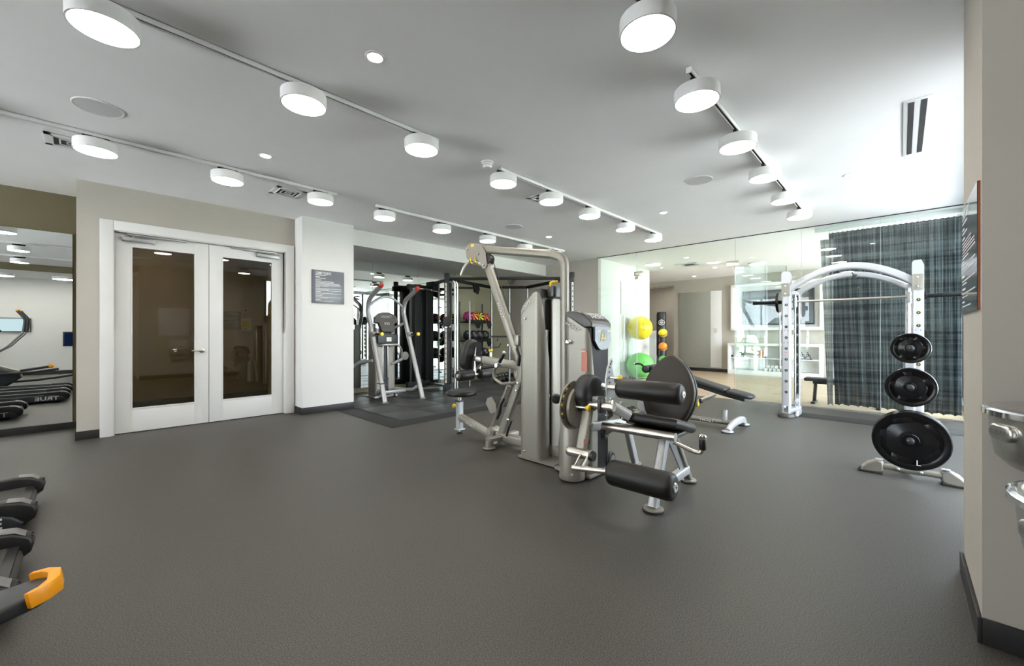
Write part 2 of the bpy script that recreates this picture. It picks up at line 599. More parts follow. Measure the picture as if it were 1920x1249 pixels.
ws['kind'] = 'structure'; ws.name = 'window_added'
for k in range(3, 8):
    y_ = -0.67+k*1.12
    MB().span((-6.32, y_-0.03, 0), (-6.22, y_+0.03, 2.86), bev=0.003).build('mullion', 'charcoal', ws)
    if k < 7:
        MB().span((-6.275, y_+0.03, 0.08), (-6.265, y_+1.09, 2.86)).build('pane', 'window_glass', ws, smooth=0)
MB().span((-6.32, 2.66, 0.0), (-6.22, 7.2, 0.08)).build('window_sill', 'charcoal', ws, smooth=0)
struct('wall_column', MB().span((2.44, -0.82, 0), (3.09, -0.23, H_CEIL)), 'wall', smooth=0)
# corridor behind the doors
w = MB()
w.span((-0.3, 8.55, 0), (3.2, 8.7, 2.75)); w.span((2.95, 8.1, 0), (3.1, 8.55, 2.75)); w.span((-0.18, 7.8, 0), (-0.02, 8.55, 2.75))
struct('wall_corridor', w, 'wall', smooth=0)

# baseboards
def bb(name, a, b):
    struct(name, MB().span(a, b, bev=0.003), 'base')
bb('baseboard_left', (-0.10, YD-0.014, 0), (0.10, YD, 0.10))
bb('baseboard_pilaster', (2.196, 6.436, 0), (3.0, 6.45, 0.10))
bb('baseboard_pilaster_side', (2.196, 6.45, 0), (2.21, YD-0.03, 0.10))
bb('baseboard_mirror', (-6.2, 7.64, 0), (-0.09, 7.66, 0.085))
bb('baseboard_column', (2.426, -0.23, 0), (3.10, -0.216, 0.10))
bb('baseboard_column_side', (2.426, -0.68, 0), (2.44, -0.23, 0.10))
bb('baseboard_rear', (0.92, -0.68, 0), (2.426, -0.666, 0.10))
bb('baseboard_rear_far', (-6.2, -2.95, 0), (0.92, -2.936, 0.10))
bb('baseboard_corridor', (0.0, 8.53, 0), (2.9, 8.55, 0.16))
bb('baseboard_far', (XG-0.014, 5.10, 0), (XG, 7.96, 0.10))

# mirrors
m1 = MB().span((-6.1, 7.645, 0.088), (-0.135, 7.66, 2.48)).build('wall_mirror_panel', 'mirror', smooth=0)
tag(recenter(m1), 'tall frameless mirror in the recess left of the double doors', 'mirror')
ma = thing('alcove_mirror', 'frameless mirror on the back wall of the rubber-tiled alcove', 'mirror', (4.3, 7.96, 0.10))
for k in range(3):
    MB().span((3.0+k*1.1, 7.945, 0.10), (3.0+(k+1)*1.1-0.003, 7.97, 2.698)).build('mirror_pane', 'mirror', ma, smooth=0)

# ------------------------------------------------------------------ double doors
tr = MB()
fw = 0.115
for xa, xb in ((X0-fw+0.02, X0+0.02), (X1-0.02, X1+fw-0.02)):
    tr.span((xa, YD-0.03, 0), (xb, YD, ZT+fw-0.02), bev=0.006)
tr.span((X0+0.02, YD-0.03, ZT-0.02), (X1-0.02, YD, ZT+fw-0.02), bev=0.006)
struct('trim_1', tr, 'trim')
jb = MB()
for xa, xb in ((X0, X0+0.03), (X1-0.03, X1)):
    jb.span((xa, YD-0.012, 0), (xb, YD+0.15, ZT), bev=0.003)
jb.span((X0+0.03, YD-0.012, ZT-0.03), (X1-0.03, YD+0.15, ZT), bev=0.003)
struct('trim_2', jb, 'trim')

def leaf(name, xa, xb, hinge_left, label):
    root = thing(name, label, 'door', ((xa+xb)/2, YD+0.06, 0.008))
    y0, y1 = YD+0.045, YD+0.09
    zt = ZT-0.035
    fr = MB()
    st = 0.155
    g0, g1, gb, gt = xa+st, xb-st, 0.30, 2.27
    fr.span((xa, y0, 0.008), (g0, y1, zt), bev=0.002); fr.span((g1, y0, 0.008), (xb, y1, zt), bev=0.002)
    fr.span((g0-0.001, y0, 0.008), (g1+0.001, y1, gb), bev=0.002); fr.span((g0-0.001, y0, gt), (g1+0.001, y1, zt), bev=0.002)
    fr.build('door_panel', 'trim', root)
    bd = MB()
    bw = 0.016
    for a, b in (((g0-bw, y0-0.007, gb-bw), (g1+bw, y0, gb)), ((g0-bw, y0-0.007, gt), (g1+bw, y0, gt+bw)),
                 ((g0-bw, y0-0.007, gb), (g0, y0, gt)), ((g1, y0-0.007, gb), (g1+bw, y0, gt))):
        bd.span(a, b, bev=0.002)
    bd.build('glazing_bead', 'trim', root)
    MB().span((g0, y0+0.018, gb), (g1, y0+0.024, gt)).build('pane', 'door_glass', root, smooth=0)
    # closer: body on the leaf, arm to the track in the head
    cx = xa+0.06 if hinge_left else xb-0.36
    MB().span((cx, y0-0.055, 2.33), (cx+0.30, y0, 2.385), bev=0.01).build('closer_body', 'alu', root)
    px = cx+0.10 if hinge_left else cx+0.20
    sgn = 1 if hinge_left else -1
    arm = MB().rtube([(px, y0-0.028, 2.392), (px+0.40*sgn, y0-0.035, 2.408)], 0.022, 0.008, 0.002, up=(0, 0, 1))
    arm.cyl((px, y0-0.028, 2.378), (px, y0-0.028, 2.40), 0.014)
    arm.build('closer_arm', 'alu', root)
    MB().span((px-0.06 if hinge_left else px-0.52, y0-0.045, 2.405), (px+0.52 if hinge_left else px+0.06, y0-0.020, 2.425), bev=0.004).build('closer_track', 'alu', root)
    return root
d1 = leaf('swing_door', X0+0.033, 1.137, True, 'white door leaf with tinted glass and lever handle, left of the pair')
d1['kind'] = 'structure'; d1.name = 'door_1'
d2 = leaf('swing_door', 1.143, X1-0.033, False, 'white door leaf with tinted glass and no visible handle, right of the pair')
d2['kind'] = 'structure'; d2.name = 'door_2'
# lever handle
hx, hz = 1.062, 0.985
hb = MB()
hb.lathe((hx, YD+0.045, hz), (0, -1, 0), [(0.032, 0), (0.032, 0.008), (0.026, 0.013), (0.011, 0.014), (0.011, 0.045), (0.013, 0.05), (0.0, 0.052)], 28)
hb.build('handle_rose', 'nickel', d1)
MB().tube([(hx, YD+0.0, hz), (hx-0.03, YD-0.004, hz), (hx-0.115, YD+0.002, hz)], 0.009, 12, fil=0.01).build('lever_handle', 'nickel', d1)
MB().span((X0+0.04, YD+0.075, 0.0), (X1-0.04, YD+0.10, 0.008)).build('door_sill', 'black_seal', d1)

# things on the pier behind the column, seen only as reflections in the right door
c1 = thing('defibrillator_cabinet', 'white wall cabinet with yellow defibrillator reflected in the right door', 'cabinet', (3.28, YF+0.05, 1.28))
MB().span((3.13, YF+0.001, 1.28), (3.43, YF+0.11, 1.66), bev=0.008).build('cabinet_body', 'white', c1)
MB().span((3.19, YF+0.11, 1.40), (3.37, YF+0.118, 1.58), bev=0.002).build('yellow_panel', 'yellow', c1)
text('lettering', 'AED', 0.05, (3.28, YF+0.111, 1.34), (-1, 0, 0), (0, 0, 1), 'ink_black', c1)
c2 = thing('fire_alarm', 'small red and white fire alarm reflected in the right door', 'alarm', (3.30, YF+0.02, 1.86))
MB().span((3.23, YF+0.001, 1.84), (3.37, YF+0.025, 1.96), bev=0.006).build('plate', 'white', c2)
MB().lathe((3.30, YF+0.025, 1.90), (0, 1, 0), [(0.045, 0), (0.045, 0.02), (0.0, 0.025)], 20).build('alarm_disc', 'red', c2)
c3 = thing('added_corridor_lamp', 'added warm lamp that brightens the corridor behind the doors', 'lamp', (0.6, 7.75, 2.70))  # unseen lamp added so the corridor glows warm through the door glass
MB().lathe((0.6, 7.75, 2.75), (0, 0, -1), [(0.14, 0), (0.14, 0.04), (0.13, 0.05)], 24).build('lamp_housing', 'lamp_body', c3)
MB().lathe((0.6, 7.75, 2.699), (0, 0, -1), [(0.12, 0), (0.12, 0.004)], 24).build('lamp_lens', emit('added_corridor_lens', (1.0, 0.82, 0.56), 14.0), c3)

# ------------------------------------------------------------------ glass wall
PY = [5.10, 4.135, 2.197, 1.20, 0.225, YF]
ZD = 2.50
gw = thing('glass_partition', 'frameless glass partition between the gym floor and the studio', 'partition', (XG, 2.2, 0))
gw['kind'] = 'structure'; gw.name = 'window_1'
for i in range(5):
    ya, yb = PY[i+1]+0.0015, PY[i]-0.0015
    if i == 1:
        MB().span((XG-0.006, ya, ZD+0.004), (XG+0.006, yb, H_CEIL-0.012)).build('transom_pane', 'glass', gw, smooth=0)
    else:
        MB().span((XG-0.006, ya, 0.015), (XG+0.006, yb, H_CEIL-0.012)).build('pane', 'glass', gw, smooth=0)
        MB().span((XG-0.02, ya, 0.0), (XG+0.02, yb, 0.022)).build('floor_channel', 'steel', gw, smooth=0)
for i in range(1, 5):
    z0 = 0.02
    MB().span((XG-0.0065, PY[i]-0.002, z0), (XG+0.0065, PY[i]+0.002, H_CEIL-0.012)).build('joint_seal', mat('silicone_joint', (0.45, 0.50, 0.49), 0.4, noise=0.05) if i == 1 else bpy.data.materials['silicone_joint'], gw, smooth=0)
MB().span((XG-0.008, YF, H_CEIL-0.012), (XG+0.008, 5.10, H_CEIL)).build('head_channel', 'black_seal', gw, smooth=0)
for y, s in ((4.135, -1), (2.197, 1)):
    MB().span((XG-0.03, y-0.05 if s > 0 else y-0.15, ZD-0.045), (XG+0.03, y+0.15 if s > 0 else y+0.05, ZD+0.045), bev=0.004).build('patch_fitting', 'nickel', gw)
# open glass leaves
def gleaf(y, th, label):
    L = 0.955
    d = V((math.cos(th), math.sin(th), 0))
    n = V((-d.y, d.x, 0))
    root = thing('glass_door', label, 'door', (XG+0.03, y, 0.012))
    o = V((XG+0.03, y, 0))
    R = Matrix.Rotation(th, 3, 'Z')
    MB().box(o+d*(L/2+0.01)+V((0, 0, 1.245)), (L, 0.010, 2.44), R=R).build('pane', 'glass', root, smooth=0)
    MB().box(o+d*(0.09)+V((0, 0, 2.43)), (0.16, 0.03, 0.06), R=R, bev=0.003).build('top_hinge', 'nickel', root)
    MB().box(o+d*(0.09)+V((0, 0, 0.05)), (0.16, 0.03, 0.06), R=R, bev=0.003).build('bottom_hinge', 'nickel', root)
    MB().box(o+d*(L+0.011)+V((0, 0, 1.245)), (0.004, 0.011, 2.44), R=R).build('edge_strip', 'black_seal', root)
    for s in (-1, 1):
        p = o+d*(L-0.08)+n*(0.045*s)
        h = MB().tube([p-n*(0.045*s)+V((0, 0, 0.55)), p+V((0, 0, 0.55)), p+V((0, 0, 1.65)), p-n*(0.045*s)+V((0, 0, 1.65))], 0.012, 10, fil=0.012)
        h.build('pull_handle', 'steel', root)
    return root
gd1 = gleaf(4.10, math.radians(52), 'clear glass door leaf swung open beside the exercise balls')
gd2 = gleaf(2.23, math.radians(-46), 'clear glass door leaf swung open in front of the white shelves')

# ------------------------------------------------------------------ window wall and outdoors
wf = thing('window_wall', 'floor to ceiling window wall', 'window', (9.0, YF, 0))
wf['kind'] = 'structure'; wf.name = 'window_2'
struct('wall_window_pier', MB().span((3.09, YF-0.12, 0), (3.80, YF, H_CEIL)), 'wall', smooth=0)
xs = [3.83, 4.60, 5.60, 6.85, 8.12, 9.40, 10.7, 12.0, 13.3, 14.6, 16.2]
for x in xs:
    MB().span((x-0.03, YF-0.10, 0), (x+0.03, YF, 2.88), bev=0.003).build('mullion', 'charcoal', wf)
MB().span((3.80, YF-0.10, 2.86), (16.2, YF, H_CEIL)).build('window_head', 'white_wall', wf, smooth=0)
MB().span((3.80, YF-0.10, 0.0), (16.2, YF, 0.08)).build('window_sill', 'charcoal', wf, smooth=0)
for a, b in zip(xs[:-1], xs[1:]):
    MB().span((a+0.03, YF-0.055, 0.08), (b-0.03, YF-0.045, 2.86)).build('pane', 'window_glass', wf, smooth=0)
struct('ground_lawn', MB().span((-60, -120, -0.6), (90, -16.0, -0.12)), 'grass', smooth=0)
struct('ground_bounce_side', MB().span((-26, -0.8, -0.6), (-6.35, 14, -0.08)), 'bounce_ground', smooth=0)  # pale ground added to throw sunlight up through the added side windows
struct('ground_bounce_front', MB().span((-20, -16.0, -0.6), (40, YF-0.1, -0.08)), 'bounce_ground', smooth=0)  # unseen pale slab added to bounce sunlight onto the ceiling

# ------------------------------------------------------------------ ceiling fittings
ORD = ['first', 'second', 'third', 'fourth', 'fifth', 'sixth']
def make_track(xa, xb, y, label):
    root = thing('light_track', label, 'light track', ((xa+xb)/2, y, H_CEIL-0.035), 'lighting tracks')
    b = MB()
    b.span((xa, y-0.017, H_CEIL-0.006), (xb, y+0.017, H_CEIL), bev=0.001)
    b.span((xa, y-0.017, H_CEIL-0.034), (xb, y-0.010, H_CEIL), bev=0.001)
    b.span((xa, y+0.010, H_CEIL-0.034), (xb, y+0.017, H_CEIL), bev=0.001)
    b.build('track_profile', 'track', root)
    MB().span((xa+0.01, y-0.009, H_CEIL-0.026), (xb-0.01, y+0.009, H_CEIL-0.008)).build('conductor_slot', 'vent_dark', root)
    for x in (xa, xb):
        MB().span((x-0.006, y-0.018, H_CEIL-0.036), (x+0.006, y+0.018, H_CEIL), bev=0.002).build('end_cap', 'track', root)
make_track(-3.2, 2.18, 3.02, 'white lighting track on the ceiling from the top left corner towards the machines')
make_track(-3.2, 2.15, 5.10, 'white lighting track on the ceiling in front of the double doors')
make_track(2.72, 6.98, 5.16, 'white lighting track on the ceiling along the alcove soffit')
make_track(3.02, 6.98, 3.06, 'white lighting track on the ceiling above the cable machine and the glass doors')
make_track(0.5, 2.10, 0.98, 'short white lighting track cut by the top edge of the picture')
make_track(2.74, 6.98, 1.01, 'white lighting track on the ceiling running to the curtain')
LD, LH = 0.145, 0.085
proto = None
def lamp(x, y, label, grp):
    global proto
    if proto is None:
        o = thing('track_lamp', label, 'lamp', (x, y, 2.80), grp)
        MB().lathe((x, y, 2.80), (0, 0, 1), [(LD-0.010, 0.004), (LD-0.009, 0.0), (LD, 0.0), (LD, LH-0.006), (LD-0.006, LH), (0.0, LH)], 48).build('lamp_body', 'lamp_body', o)
        MB().lathe((x, y, 2.803), (0, 0, 1), [(0.0, 0.0), (LD-0.0095, 0.0), (LD-0.0095, 0.008), (0.0, 0.008)], 48).build('diffuser', 'lamp', o)
        a = MB()
        a.span((x-0.085, y-0.014, 2.908), (x+0.085, y+0.014, 2.9335), bev=0.004)
        a.span((x-0.035, y-0.02, 2.90), (x+0.035, y+0.02, 2.925), bev=0.003)
        a.cyl((x, y, 2.882), (x, y, 2.915), 0.018, 16)
        a.build('track_adapter', 'black', o)
        proto = o
    else:
        o = copy_tree(proto)
        o.location = (x, y, 2.80)
        o['label'] = label; o['group'] = grp
    return o
G = 'white drum lamps on the tracks'
for i, x in enumerate((0.06, 1.04, 2.00)):
    lamp(x, 3.00, 'white drum lamp, %s from the left edge on the upper left track' % ORD[i], G)
lamp(-0.92, 3.00, 'white drum lamp on the upper left track, just outside the left edge', G)
for i, x in enumerate((0.05, 1.01, 1.95)):
    lamp(x, 5.08, 'white drum lamp, %s from the left on the track before the double doors' % ORD[i], G)
lamp(-0.92, 5.08, 'white drum lamp on the double door track, just outside the left edge', G)
for i, x in enumerate((2.84, 3.81, 4.78, 5.74, 6.66)):
    lamp(x, 5.16, 'white drum lamp, %s from the left on the track along the alcove soffit' % ORD[i], G)
for i, x in enumerate((3.06, 3.88, 4.72, 5.71, 6.68)):
    lamp(x, 3.06, 'white drum lamp, %s from the smoke detector on the middle track' % ORD[i], G)
lamp(2.05, 0.97, 'large-looking white drum lamp cut close to the top edge of the picture', G)
for i, x in enumerate((2.88, 3.84, 4.80, 5.80, 6.75)):
    lamp(x, 1.01, 'white drum lamp, %s from the top on the right track that runs to the curtain' % ORD[i], G)

dl = None
def downlight(x, y, label, grp='small recessed downlights'):
    global dl
    if dl is None:
        o = thing('recessed_downlight', label, 'downlight', (x, y, H_CEIL-0.006), grp)
        MB().lathe((x, y, H_CEIL), (0, 0, -1), [(0.062, 0), (0.062, 0.003), (0.057, 0.006), (0.046, 0.006), (0.046, 0.0)], 32).build('trim_ring', 'lamp_body', o)
        MB().lathe((x, y, H_CEIL-0.001), (0, 0, -1), [(0.0455, 0), (0.0455, 0.003)], 32).build('lens', 'spot', o)
        dl = o
    else:
        o = copy_tree(dl)
        o.location = (x, y, H_CEIL-0.006)
        o['label'] = label; o['group'] = grp
downlight(1.26, 2.41, 'small recessed downlight near the top, between the two left tracks')
downlight(1.214, 4.53, 'small recessed downlight in front of the double doors')
downlight(5.79, 2.50, 'small recessed downlight above the glass doors')
downlight(5.80, 4.63, 'small recessed downlight near the alcove, beside the round speaker')
downlight(5.83, 0.41, 'small recessed downlight near the slot diffuser')

def speaker(x, y, label):
    o = thing('ceiling_speaker', label, 'speaker', (x, y, H_CEIL-0.008), 'round ceiling speakers')
    MB().lathe((x, y, H_CEIL), (0, 0, -1), [(0.150, 0), (0.150, 0.004), (0.144, 0.007), (0.136, 0.005), (0.136, 0.0)], 48).build('speaker_rim', 'lamp_body', o)
    MB().lathe((x, y, H_CEIL), (0, 0, -1), [(0.1355, 0), (0.1355, 0.004), (0.06, 0.0065), (0.0, 0.007)], 48).build('speaker_grille', 'grille', o)
speaker(0.058, 4.50, 'round grey ceiling speaker at the upper left')
speaker(4.84, 1.68, 'round grey ceiling speaker near the curtain track')
speaker(4.84, 4.61, 'round grey ceiling speaker near the alcove track')

o = thing('smoke_detector', 'white round smoke detector at the start of the middle track', 'smoke detector', (2.83, 3.06, 2.905))
MB().lathe((2.83, 3.06, H_CEIL), (0, 0, -1), [(0.062, 0), (0.062, 0.016), (0.05, 0.02), (0.045, 0.03)], 32).build('detector_base', 'lamp_body', o)
MB().lathe((2.83, 3.06, H_CEIL), (0, 0, -1), [(0.047, 0.03), (0.047, 0.044), (0.036, 0.06), (0.0, 0.063)], 32).build('detector_head', 'lamp_body', o)
MB().lathe((2.83, 3.06, H_CEIL), (0, 0, -1), [(0.043, 0.028), (0.0485, 0.036), (0.043, 0.040)], 32).build('sensing_slot', 'vent_dark', o)

def diffuser(x, y, s, label):
    o = thing('air_diffuser', label, 'vent', (x, y, H_CEIL-0.012), 'square ceiling air diffusers')
    f = MB()
    for k in range(4):
        a = s/2-0.045*k
        z0, z1 = H_CEIL-0.004-0.002*k, H_CEIL-0.018+0.003*k
        wd = 0.05 if k == 0 else 0.012
        if k == 0:
            z1 = H_CEIL-0.008
        r = MB()
        for sx, sy, ex_, ey_ in ((0, a-wd/2, 2*a, wd), (0, -a+wd/2, 2*a, wd), (a-wd/2, 0, wd, 2*a), (-a+wd/2, 0, wd, 2*a)):
            r.box((x+sx, y+sy, (z0+z1)/2), (ex_, ey_, abs(z0-z1)+0.004), bev=0.001)
        r.build('diffuser_frame' if k == 0 else 'louvre_ring', 'lamp_body', o)
    MB().span((x-s/2+0.05, y-s/2+0.05, H_CEIL-0.003), (x+s/2-0.05, y+s/2-0.05, H_CEIL)).build('dark_throat', 'vent_dark', o)
diffuser(-0.10, 5.52, 0.34, 'square ceiling air diffuser beside the lamp at the far left')
diffuser(1.72, 5.50, 0.34, 'square ceiling air diffuser in front of the double doors')
diffuser(4.02, 3.40, 0.20, 'small square ceiling diffuser beside the second lamp of the middle track')

o = thing('slot_diffuser', 'white ceiling slot diffuser with two long dark slots', 'vent', (4.92, -0.09, H_CEIL-0.006))
MB().span((4.27, -0.17, H_CEIL-0.006), (5.58, -0.01, H_CEIL), bev=0.001).build('diffuser_plate', 'lamp_body', o)
for y in (-0.125, -0.055):
    MB().span((4.31, y-0.017, H_CEIL-0.0075), (5.54, y+0.017, H_CEIL-0.002)).build('air_slot', 'vent_dark', o)

# extra lamps added out of frame to raise the light on the left
for i, x in enumerate((-1.88, -2.84)):
    lamp(x, 3.00, 'added white drum lamp on the upper left track, %s beyond the left edge' % ORD[i+1], G)
    lamp(x, 5.08, 'added white drum lamp on the double door track, %s beyond the left edge' % ORD[i+1], G)
make_track(-3.2, 0.55, 0.98, 'white lighting track over the cardio machines beside the camera')
for i, x in enumerate((-0.10, -1.06, -2.02)):
    lamp(x, 0.98, 'added white drum lamp over the cardio machines, %s from the camera' % ORD[i], G)
def rear_lamp(x, label):
    o = thing('round_ceiling_light', label, 'lamp', (x, -1.9, 2.78), 'lamps of the rear recess')
    MB().lathe((x, -1.9, 2.81), (0, 0, -1), [(0.25, 0), (0.25, 0.07), (0.24, 0.075), (0.235, 0.07)], 36).build('lamp_rim', 'lamp_body', o)
    MB().lathe((x, -1.9, 2.745), (0, 0, -1), [(0.235, 0), (0.235, 0.006)], 36).build('diffuser', 'lamp', o)
rear_lamp(-0.45, 'round lamp of the rear recess, seen in the left mirror')
rear_lamp(-1.6, 'round lamp of the rear recess near the lit screen')
rear_lamp(-2.9, 'round lamp of the rear recess far from the doors')

# ------------------------------------------------------------------ parts shared by the strength machines
def knob(parent, base, d, r=0.022, stem=0.035, name='adjust_knob', m='yellow'):
    base, d = V(base), V(d).normalized()
    k = MB().cyl(base, base+d*stem, r*0.42, 14)
    k.build('knob_stem', 'steel', parent)
    MB().lathe(base+d*stem, d, [(r*0.55, 0), (r*0.6, r*0.4), (r, r*0.7), (r*1.02, r*1.25), (r*0.85, r*1.45), (0, r*1.5)], 20).build(name, m, parent)

def bolt(parent, p, d, r=0.011, m='steel'):
    MB().lathe(p, d, [(r, 0), (r, r*0.5), (r*0.6, r*0.95), (0, r*1.05)], 14).build('bolt', m, parent)

def foot_disc(parent, x, y, r=0.06, m='silver'):
    MB().lathe((x, y, 0), (0, 0, 1), [(r*0.98, 0.0), (r, 0.004), (r, 0.012), (r*0.95, 0.014)], 28).build('rubber_foot', 'rubber', parent)
    MB().lathe((x, y, 0.0135), (0, 0, 1), [(r*0.96, 0.0), (r*0.94, 0.008), (r*0.7, 0.014), (r*0.4, 0.015)], 28).build('foot_plate', m, parent)

def roller(parent, p0, p1, r, bev=0.02, m='vinyl', caps=(1,)):
    p0, p1 = V(p0), V(p1)
    d = (p1-p0).normalized()
    L = (p1-p0).length
    pr = [(r-bev, 0), (r-bev*0.55, bev*0.12), (r-bev*0.15, bev*0.5), (r, bev), (r, L-bev), (r-bev*0.15, L-bev*0.5), (r-bev*0.55, L-bev*0.12), (r-bev, L)]
    o = MB().lathe(p0, d, pr, 32).build('roller_pad', m, parent)
    for c in caps:
        q, e = (p1, d) if c else (p0, -d)
        MB().lathe(q-e*0.004, e, [(r*0.36, 0), (r*0.36, 0.008), (r*0.30, 0.013), (r*0.16, 0.013), (r*0.14, 0.008), (0, 0.008)], 24).build('chrome_hub', 'chrome', o)
    return o

def shell(parent, plan, ztop, zbot, thick, name='shroud_shell', m='silver'):
    """sheet bent along a plan line, every point with a top height of its own"""
    n = len(plan)
    P = [V((p[0], p[1], 0)) for p in plan]
    nor = []
    for i in range(n):
        d = (P[min(i+1, n-1)]-P[max(i-1, 0)]).normalized()
        nor.append(V((-d.y, d.x, 0)))
    b = MB(); vs = []; fs = []
    for i in range(n):
        for q in (P[i], P[i]+nor[i]*thick):
            vs.append(q+V((0, 0, zbot)))
            vs.append(q+V((0, 0, ztop[i])))
    for i in range(n-1):
        a, c = i*4, (i+1)*4
        fs += [(a, c, c+1, a+1), (a+2, a+3, c+3, c+2), (a+1, c+1, c+3, a+3), (a, a+2, c+2, c)]
    fs += [(0, 1, 3, 2), ((n-1)*4, (n-1)*4+2, (n-1)*4+3, (n-1)*4+1)]
    b.add(vs, fs)
    return b.build(name, m, parent, smooth=50)

def plan_corner(pts, r, n=8, sub=0.03):
    q = fillet([(p[0], p[1], 0) for p in pts], r, n)
    out = [q[0]]
    for a, b in zip(q[:-1], q[1:]):
        k = max(1, int((b-a).length/sub))
        out += [a+(b-a)*(i+1)/k for i in range(k)]
    return [(p.x, p.y) for p in out]

def interp(tab, x):
    if x <= tab[0][0]:
        return tab[0][1]
    for (a, va), (b, vb) in zip(tab[:-1], tab[1:]):
        if x <= b:
            return va+(vb-va)*(x-a)/(b-a)
    return tab[-1][1]

def face_logo(parent, o, ex, n, size, **k):
    ex = V(ex).normalized()
    logo(parent, o, ex, V(n).cross(ex), size, **k)

# ------------------------------------------------------------------ machine A: lat pulldown and mid row
XA = 3.12
A = thing('pulldown_machine', 'silver pulldown and row machine with round black seat and tall boom', 'exercise machine', (XA, 3.0, 0))
up = (1, 0, 0)
MB().rtube([(XA, 3.20, 0.09), (XA, 2.26, 0.09)], 0.08, 0.09, 0.015, up=(0, 0, 1)).build('base_beam', 'silver', A)
MB().rtube([(2.90, 3.13, 0.085), (3.34, 3.13, 0.085)], 0.075, 0.075, 0.015, up=(0, 0, 1)).build('cross_foot_beam', 'silver', A)
for x in (2.915, 3.325):
    MB().cyl((x, 3.13, 0.025), (x, 3.13, 0.09), 0.036, 20, r1=0.033).build('foot_stub', 'silver', A)
    foot_disc(A, x, 3.125, 0.068)
MB().span((2.95, 3.09, 0.05), (3.0, 3.093, 0.075)).build('serial_sticker', 'ink_white', A)
# seat
MB().rtube([(XA, 3.84, 0.205), (XA, 3.30, 0.075), (XA, 3.15, 0.075)], 0.075, 0.085, 0.018, up=up, fil=0.12).build('seat_arm', 'silver', A)
face_logo(A, (XA-0.0425, 3.63, 0.153), (0, -0.972, -0.234), (-1, 0, 0), 0.05, front='pearl_text')
MB().rtube([(XA, 3.87, 0.055), (XA, 3.87, 0.395)], 0.07, 0.07, 0.012, up=(1, 0, 0)).build('seat_post', 'white_frame', A)
MB().span((XA-0.05, 3.82, 0.05), (XA+0.05, 3.92, 0.062), bev=0.004).build('post_plate', 'white_frame', A)
MB().cyl((XA, 3.87, 0.015), (XA, 3.87, 0.055), 0.008, 12).build('levelling_stud', 'steel', A)
MB().lathe((XA, 3.87, 0), (0, 0, 1), [(0.038, 0), (0.038, 0.006), (0.03, 0.016), (0.012, 0.022)], 20).build('levelling_foot', 'rubber', A)
MB().span((XA-0.04, 3.83, 0.385), (XA+0.04, 3.91, 0.405), bev=0.006).build('post_collar', 'black', A)
MB().cyl((XA, 3.87, 0.40), (XA, 3.87, 0.475), 0.024, 20).build('inner_post', 'nickel', A)
knob(A, (XA, 3.905, 0.325), (0, 1, 0), 0.024, 0.05)
MB().prism(circ(0.185, 44), (XA, 3.83, 0.468), (1, 0, 0), (0, 1, 0), 0.062, bev=0.026).build('seat_pad', 'vinyl', A)
# bent mast
MB().rtube([(XA, 3.375, 2.00), (XA, 2.855, 0.88), (XA, 2.845, 0.78), (XA, 3.165, 0.07)], 0.085, 0.065, 0.015, up=up, fil=0.16, fn=8).build('bent_mast', 'silver', A)
dm = V((0, -0.50, -1.12)).normalized()
face_logo(A, (XA-0.033, 3.130, 1.47), dm, (-1, 0, 0), 0.058)
MB().rtube([(XA, 3.035, 0.655), (XA, 3.30, 0.16)], 0.05, 0.05, 0.022, up=up).build('strut', 'silver', A)
MB().lathe((XA-0.06, 3.27, 0.13), (1, 0, 0), [(0.05, 0), (0.055, 0.006), (0.055, 0.114), (0.05, 0.12)], 24).build('pivot_hub', 'silver', A)
MB().lathe((XA-0.075, 3.27, 0.13), (1, 0, 0), [(0.03, 0), (0.03, 0.015)], 20).build('pivot_cap', 'steel', A)
for y, z in ((3.005, 1.09), (2.895, 0.62), (3.02, 0.30), (2.87, 0.70)):
    bolt(A, (XA-0.033, y, z), (-1, 0, 0), 0.016, 'nickel')
MB().tube([(XA-0.05, 3.06, 0.52), (XA-0.055, 3.10, 0.45), (XA-0.05, 3.12, 0.36), (XA-0.055, 3.16, 0.29)], 0.014, 10, fil=0.05).build('cable_loop', 'black', A)
MB().tube([(XA-0.05, 3.02, 0.13), (XA-0.06, 2.98, 0.22), (XA-0.05, 2.95, 0.30)], 0.012, 10, fil=0.05).build('cable_loop', 'black', A)
# head plates, boom, rear upright
hd = [(3.70, 2.235), (3.60, 2.265), (3.43, 2.225), (3.36, 2.13), (3.33, 2.00), (3.35, 1.945), (3.40, 1.94), (3.435, 2.01), (3.47, 2.045), (3.62, 2.06), (3.68, 2.10)]
for x in (XA-0.05, XA+0.042):
    MB().prism([(p[0], p[1]) for p in hd], (x, 0, 0), (0, 1, 0), (0, 0, 1), 0.008, bev=0.002, nb=1).build('head_plate', 'silver', A)
for y, z in ((3.66, 2.20), (3.38, 1.98), (3.47, 2.12)):
    bolt(A, (XA-0.05, y, z), (-1, 0, 0), 0.015)
MB().span((XA-0.051, 3.545, 2.215), (XA-0.049, 3.60, 2.245)).build('warning_decal', 'yellow', A)
MB().rtube([(XA, 3.66, 2.215), (XA, 2.45, 1.985), (XA, 2.30, 1.93), (XA, 2.30, 0.05)], 0.085, 0.062, 0.028, up=up, fil=0.17, fn=10).build('boom_tube', 'silver', A)
MB().lathe((XA-0.036, 3.345, 2.045), (1, 0, 0), [(0.052, 0), (0.055, 0.012), (0.047, 0.022), (0.047, 0.05), (0.055, 0.06), (0.052, 0.072)], 28).build('pulley', 'black', A)
MB().lathe((XA-0.03, 3.655, 2.12), (1, 0, 0), [(0.04, 0), (0.045, 0.010), (0.036, 0.02), (0.036, 0.04), (0.045, 0.05), (0.04, 0.06)], 28).build('pulley', 'black', A)
MB().tube([(XA, 3.295, 2.05), (XA, 2.885, 1.12)], 0.0045, 8).build('lifting_cable', 'black', A)
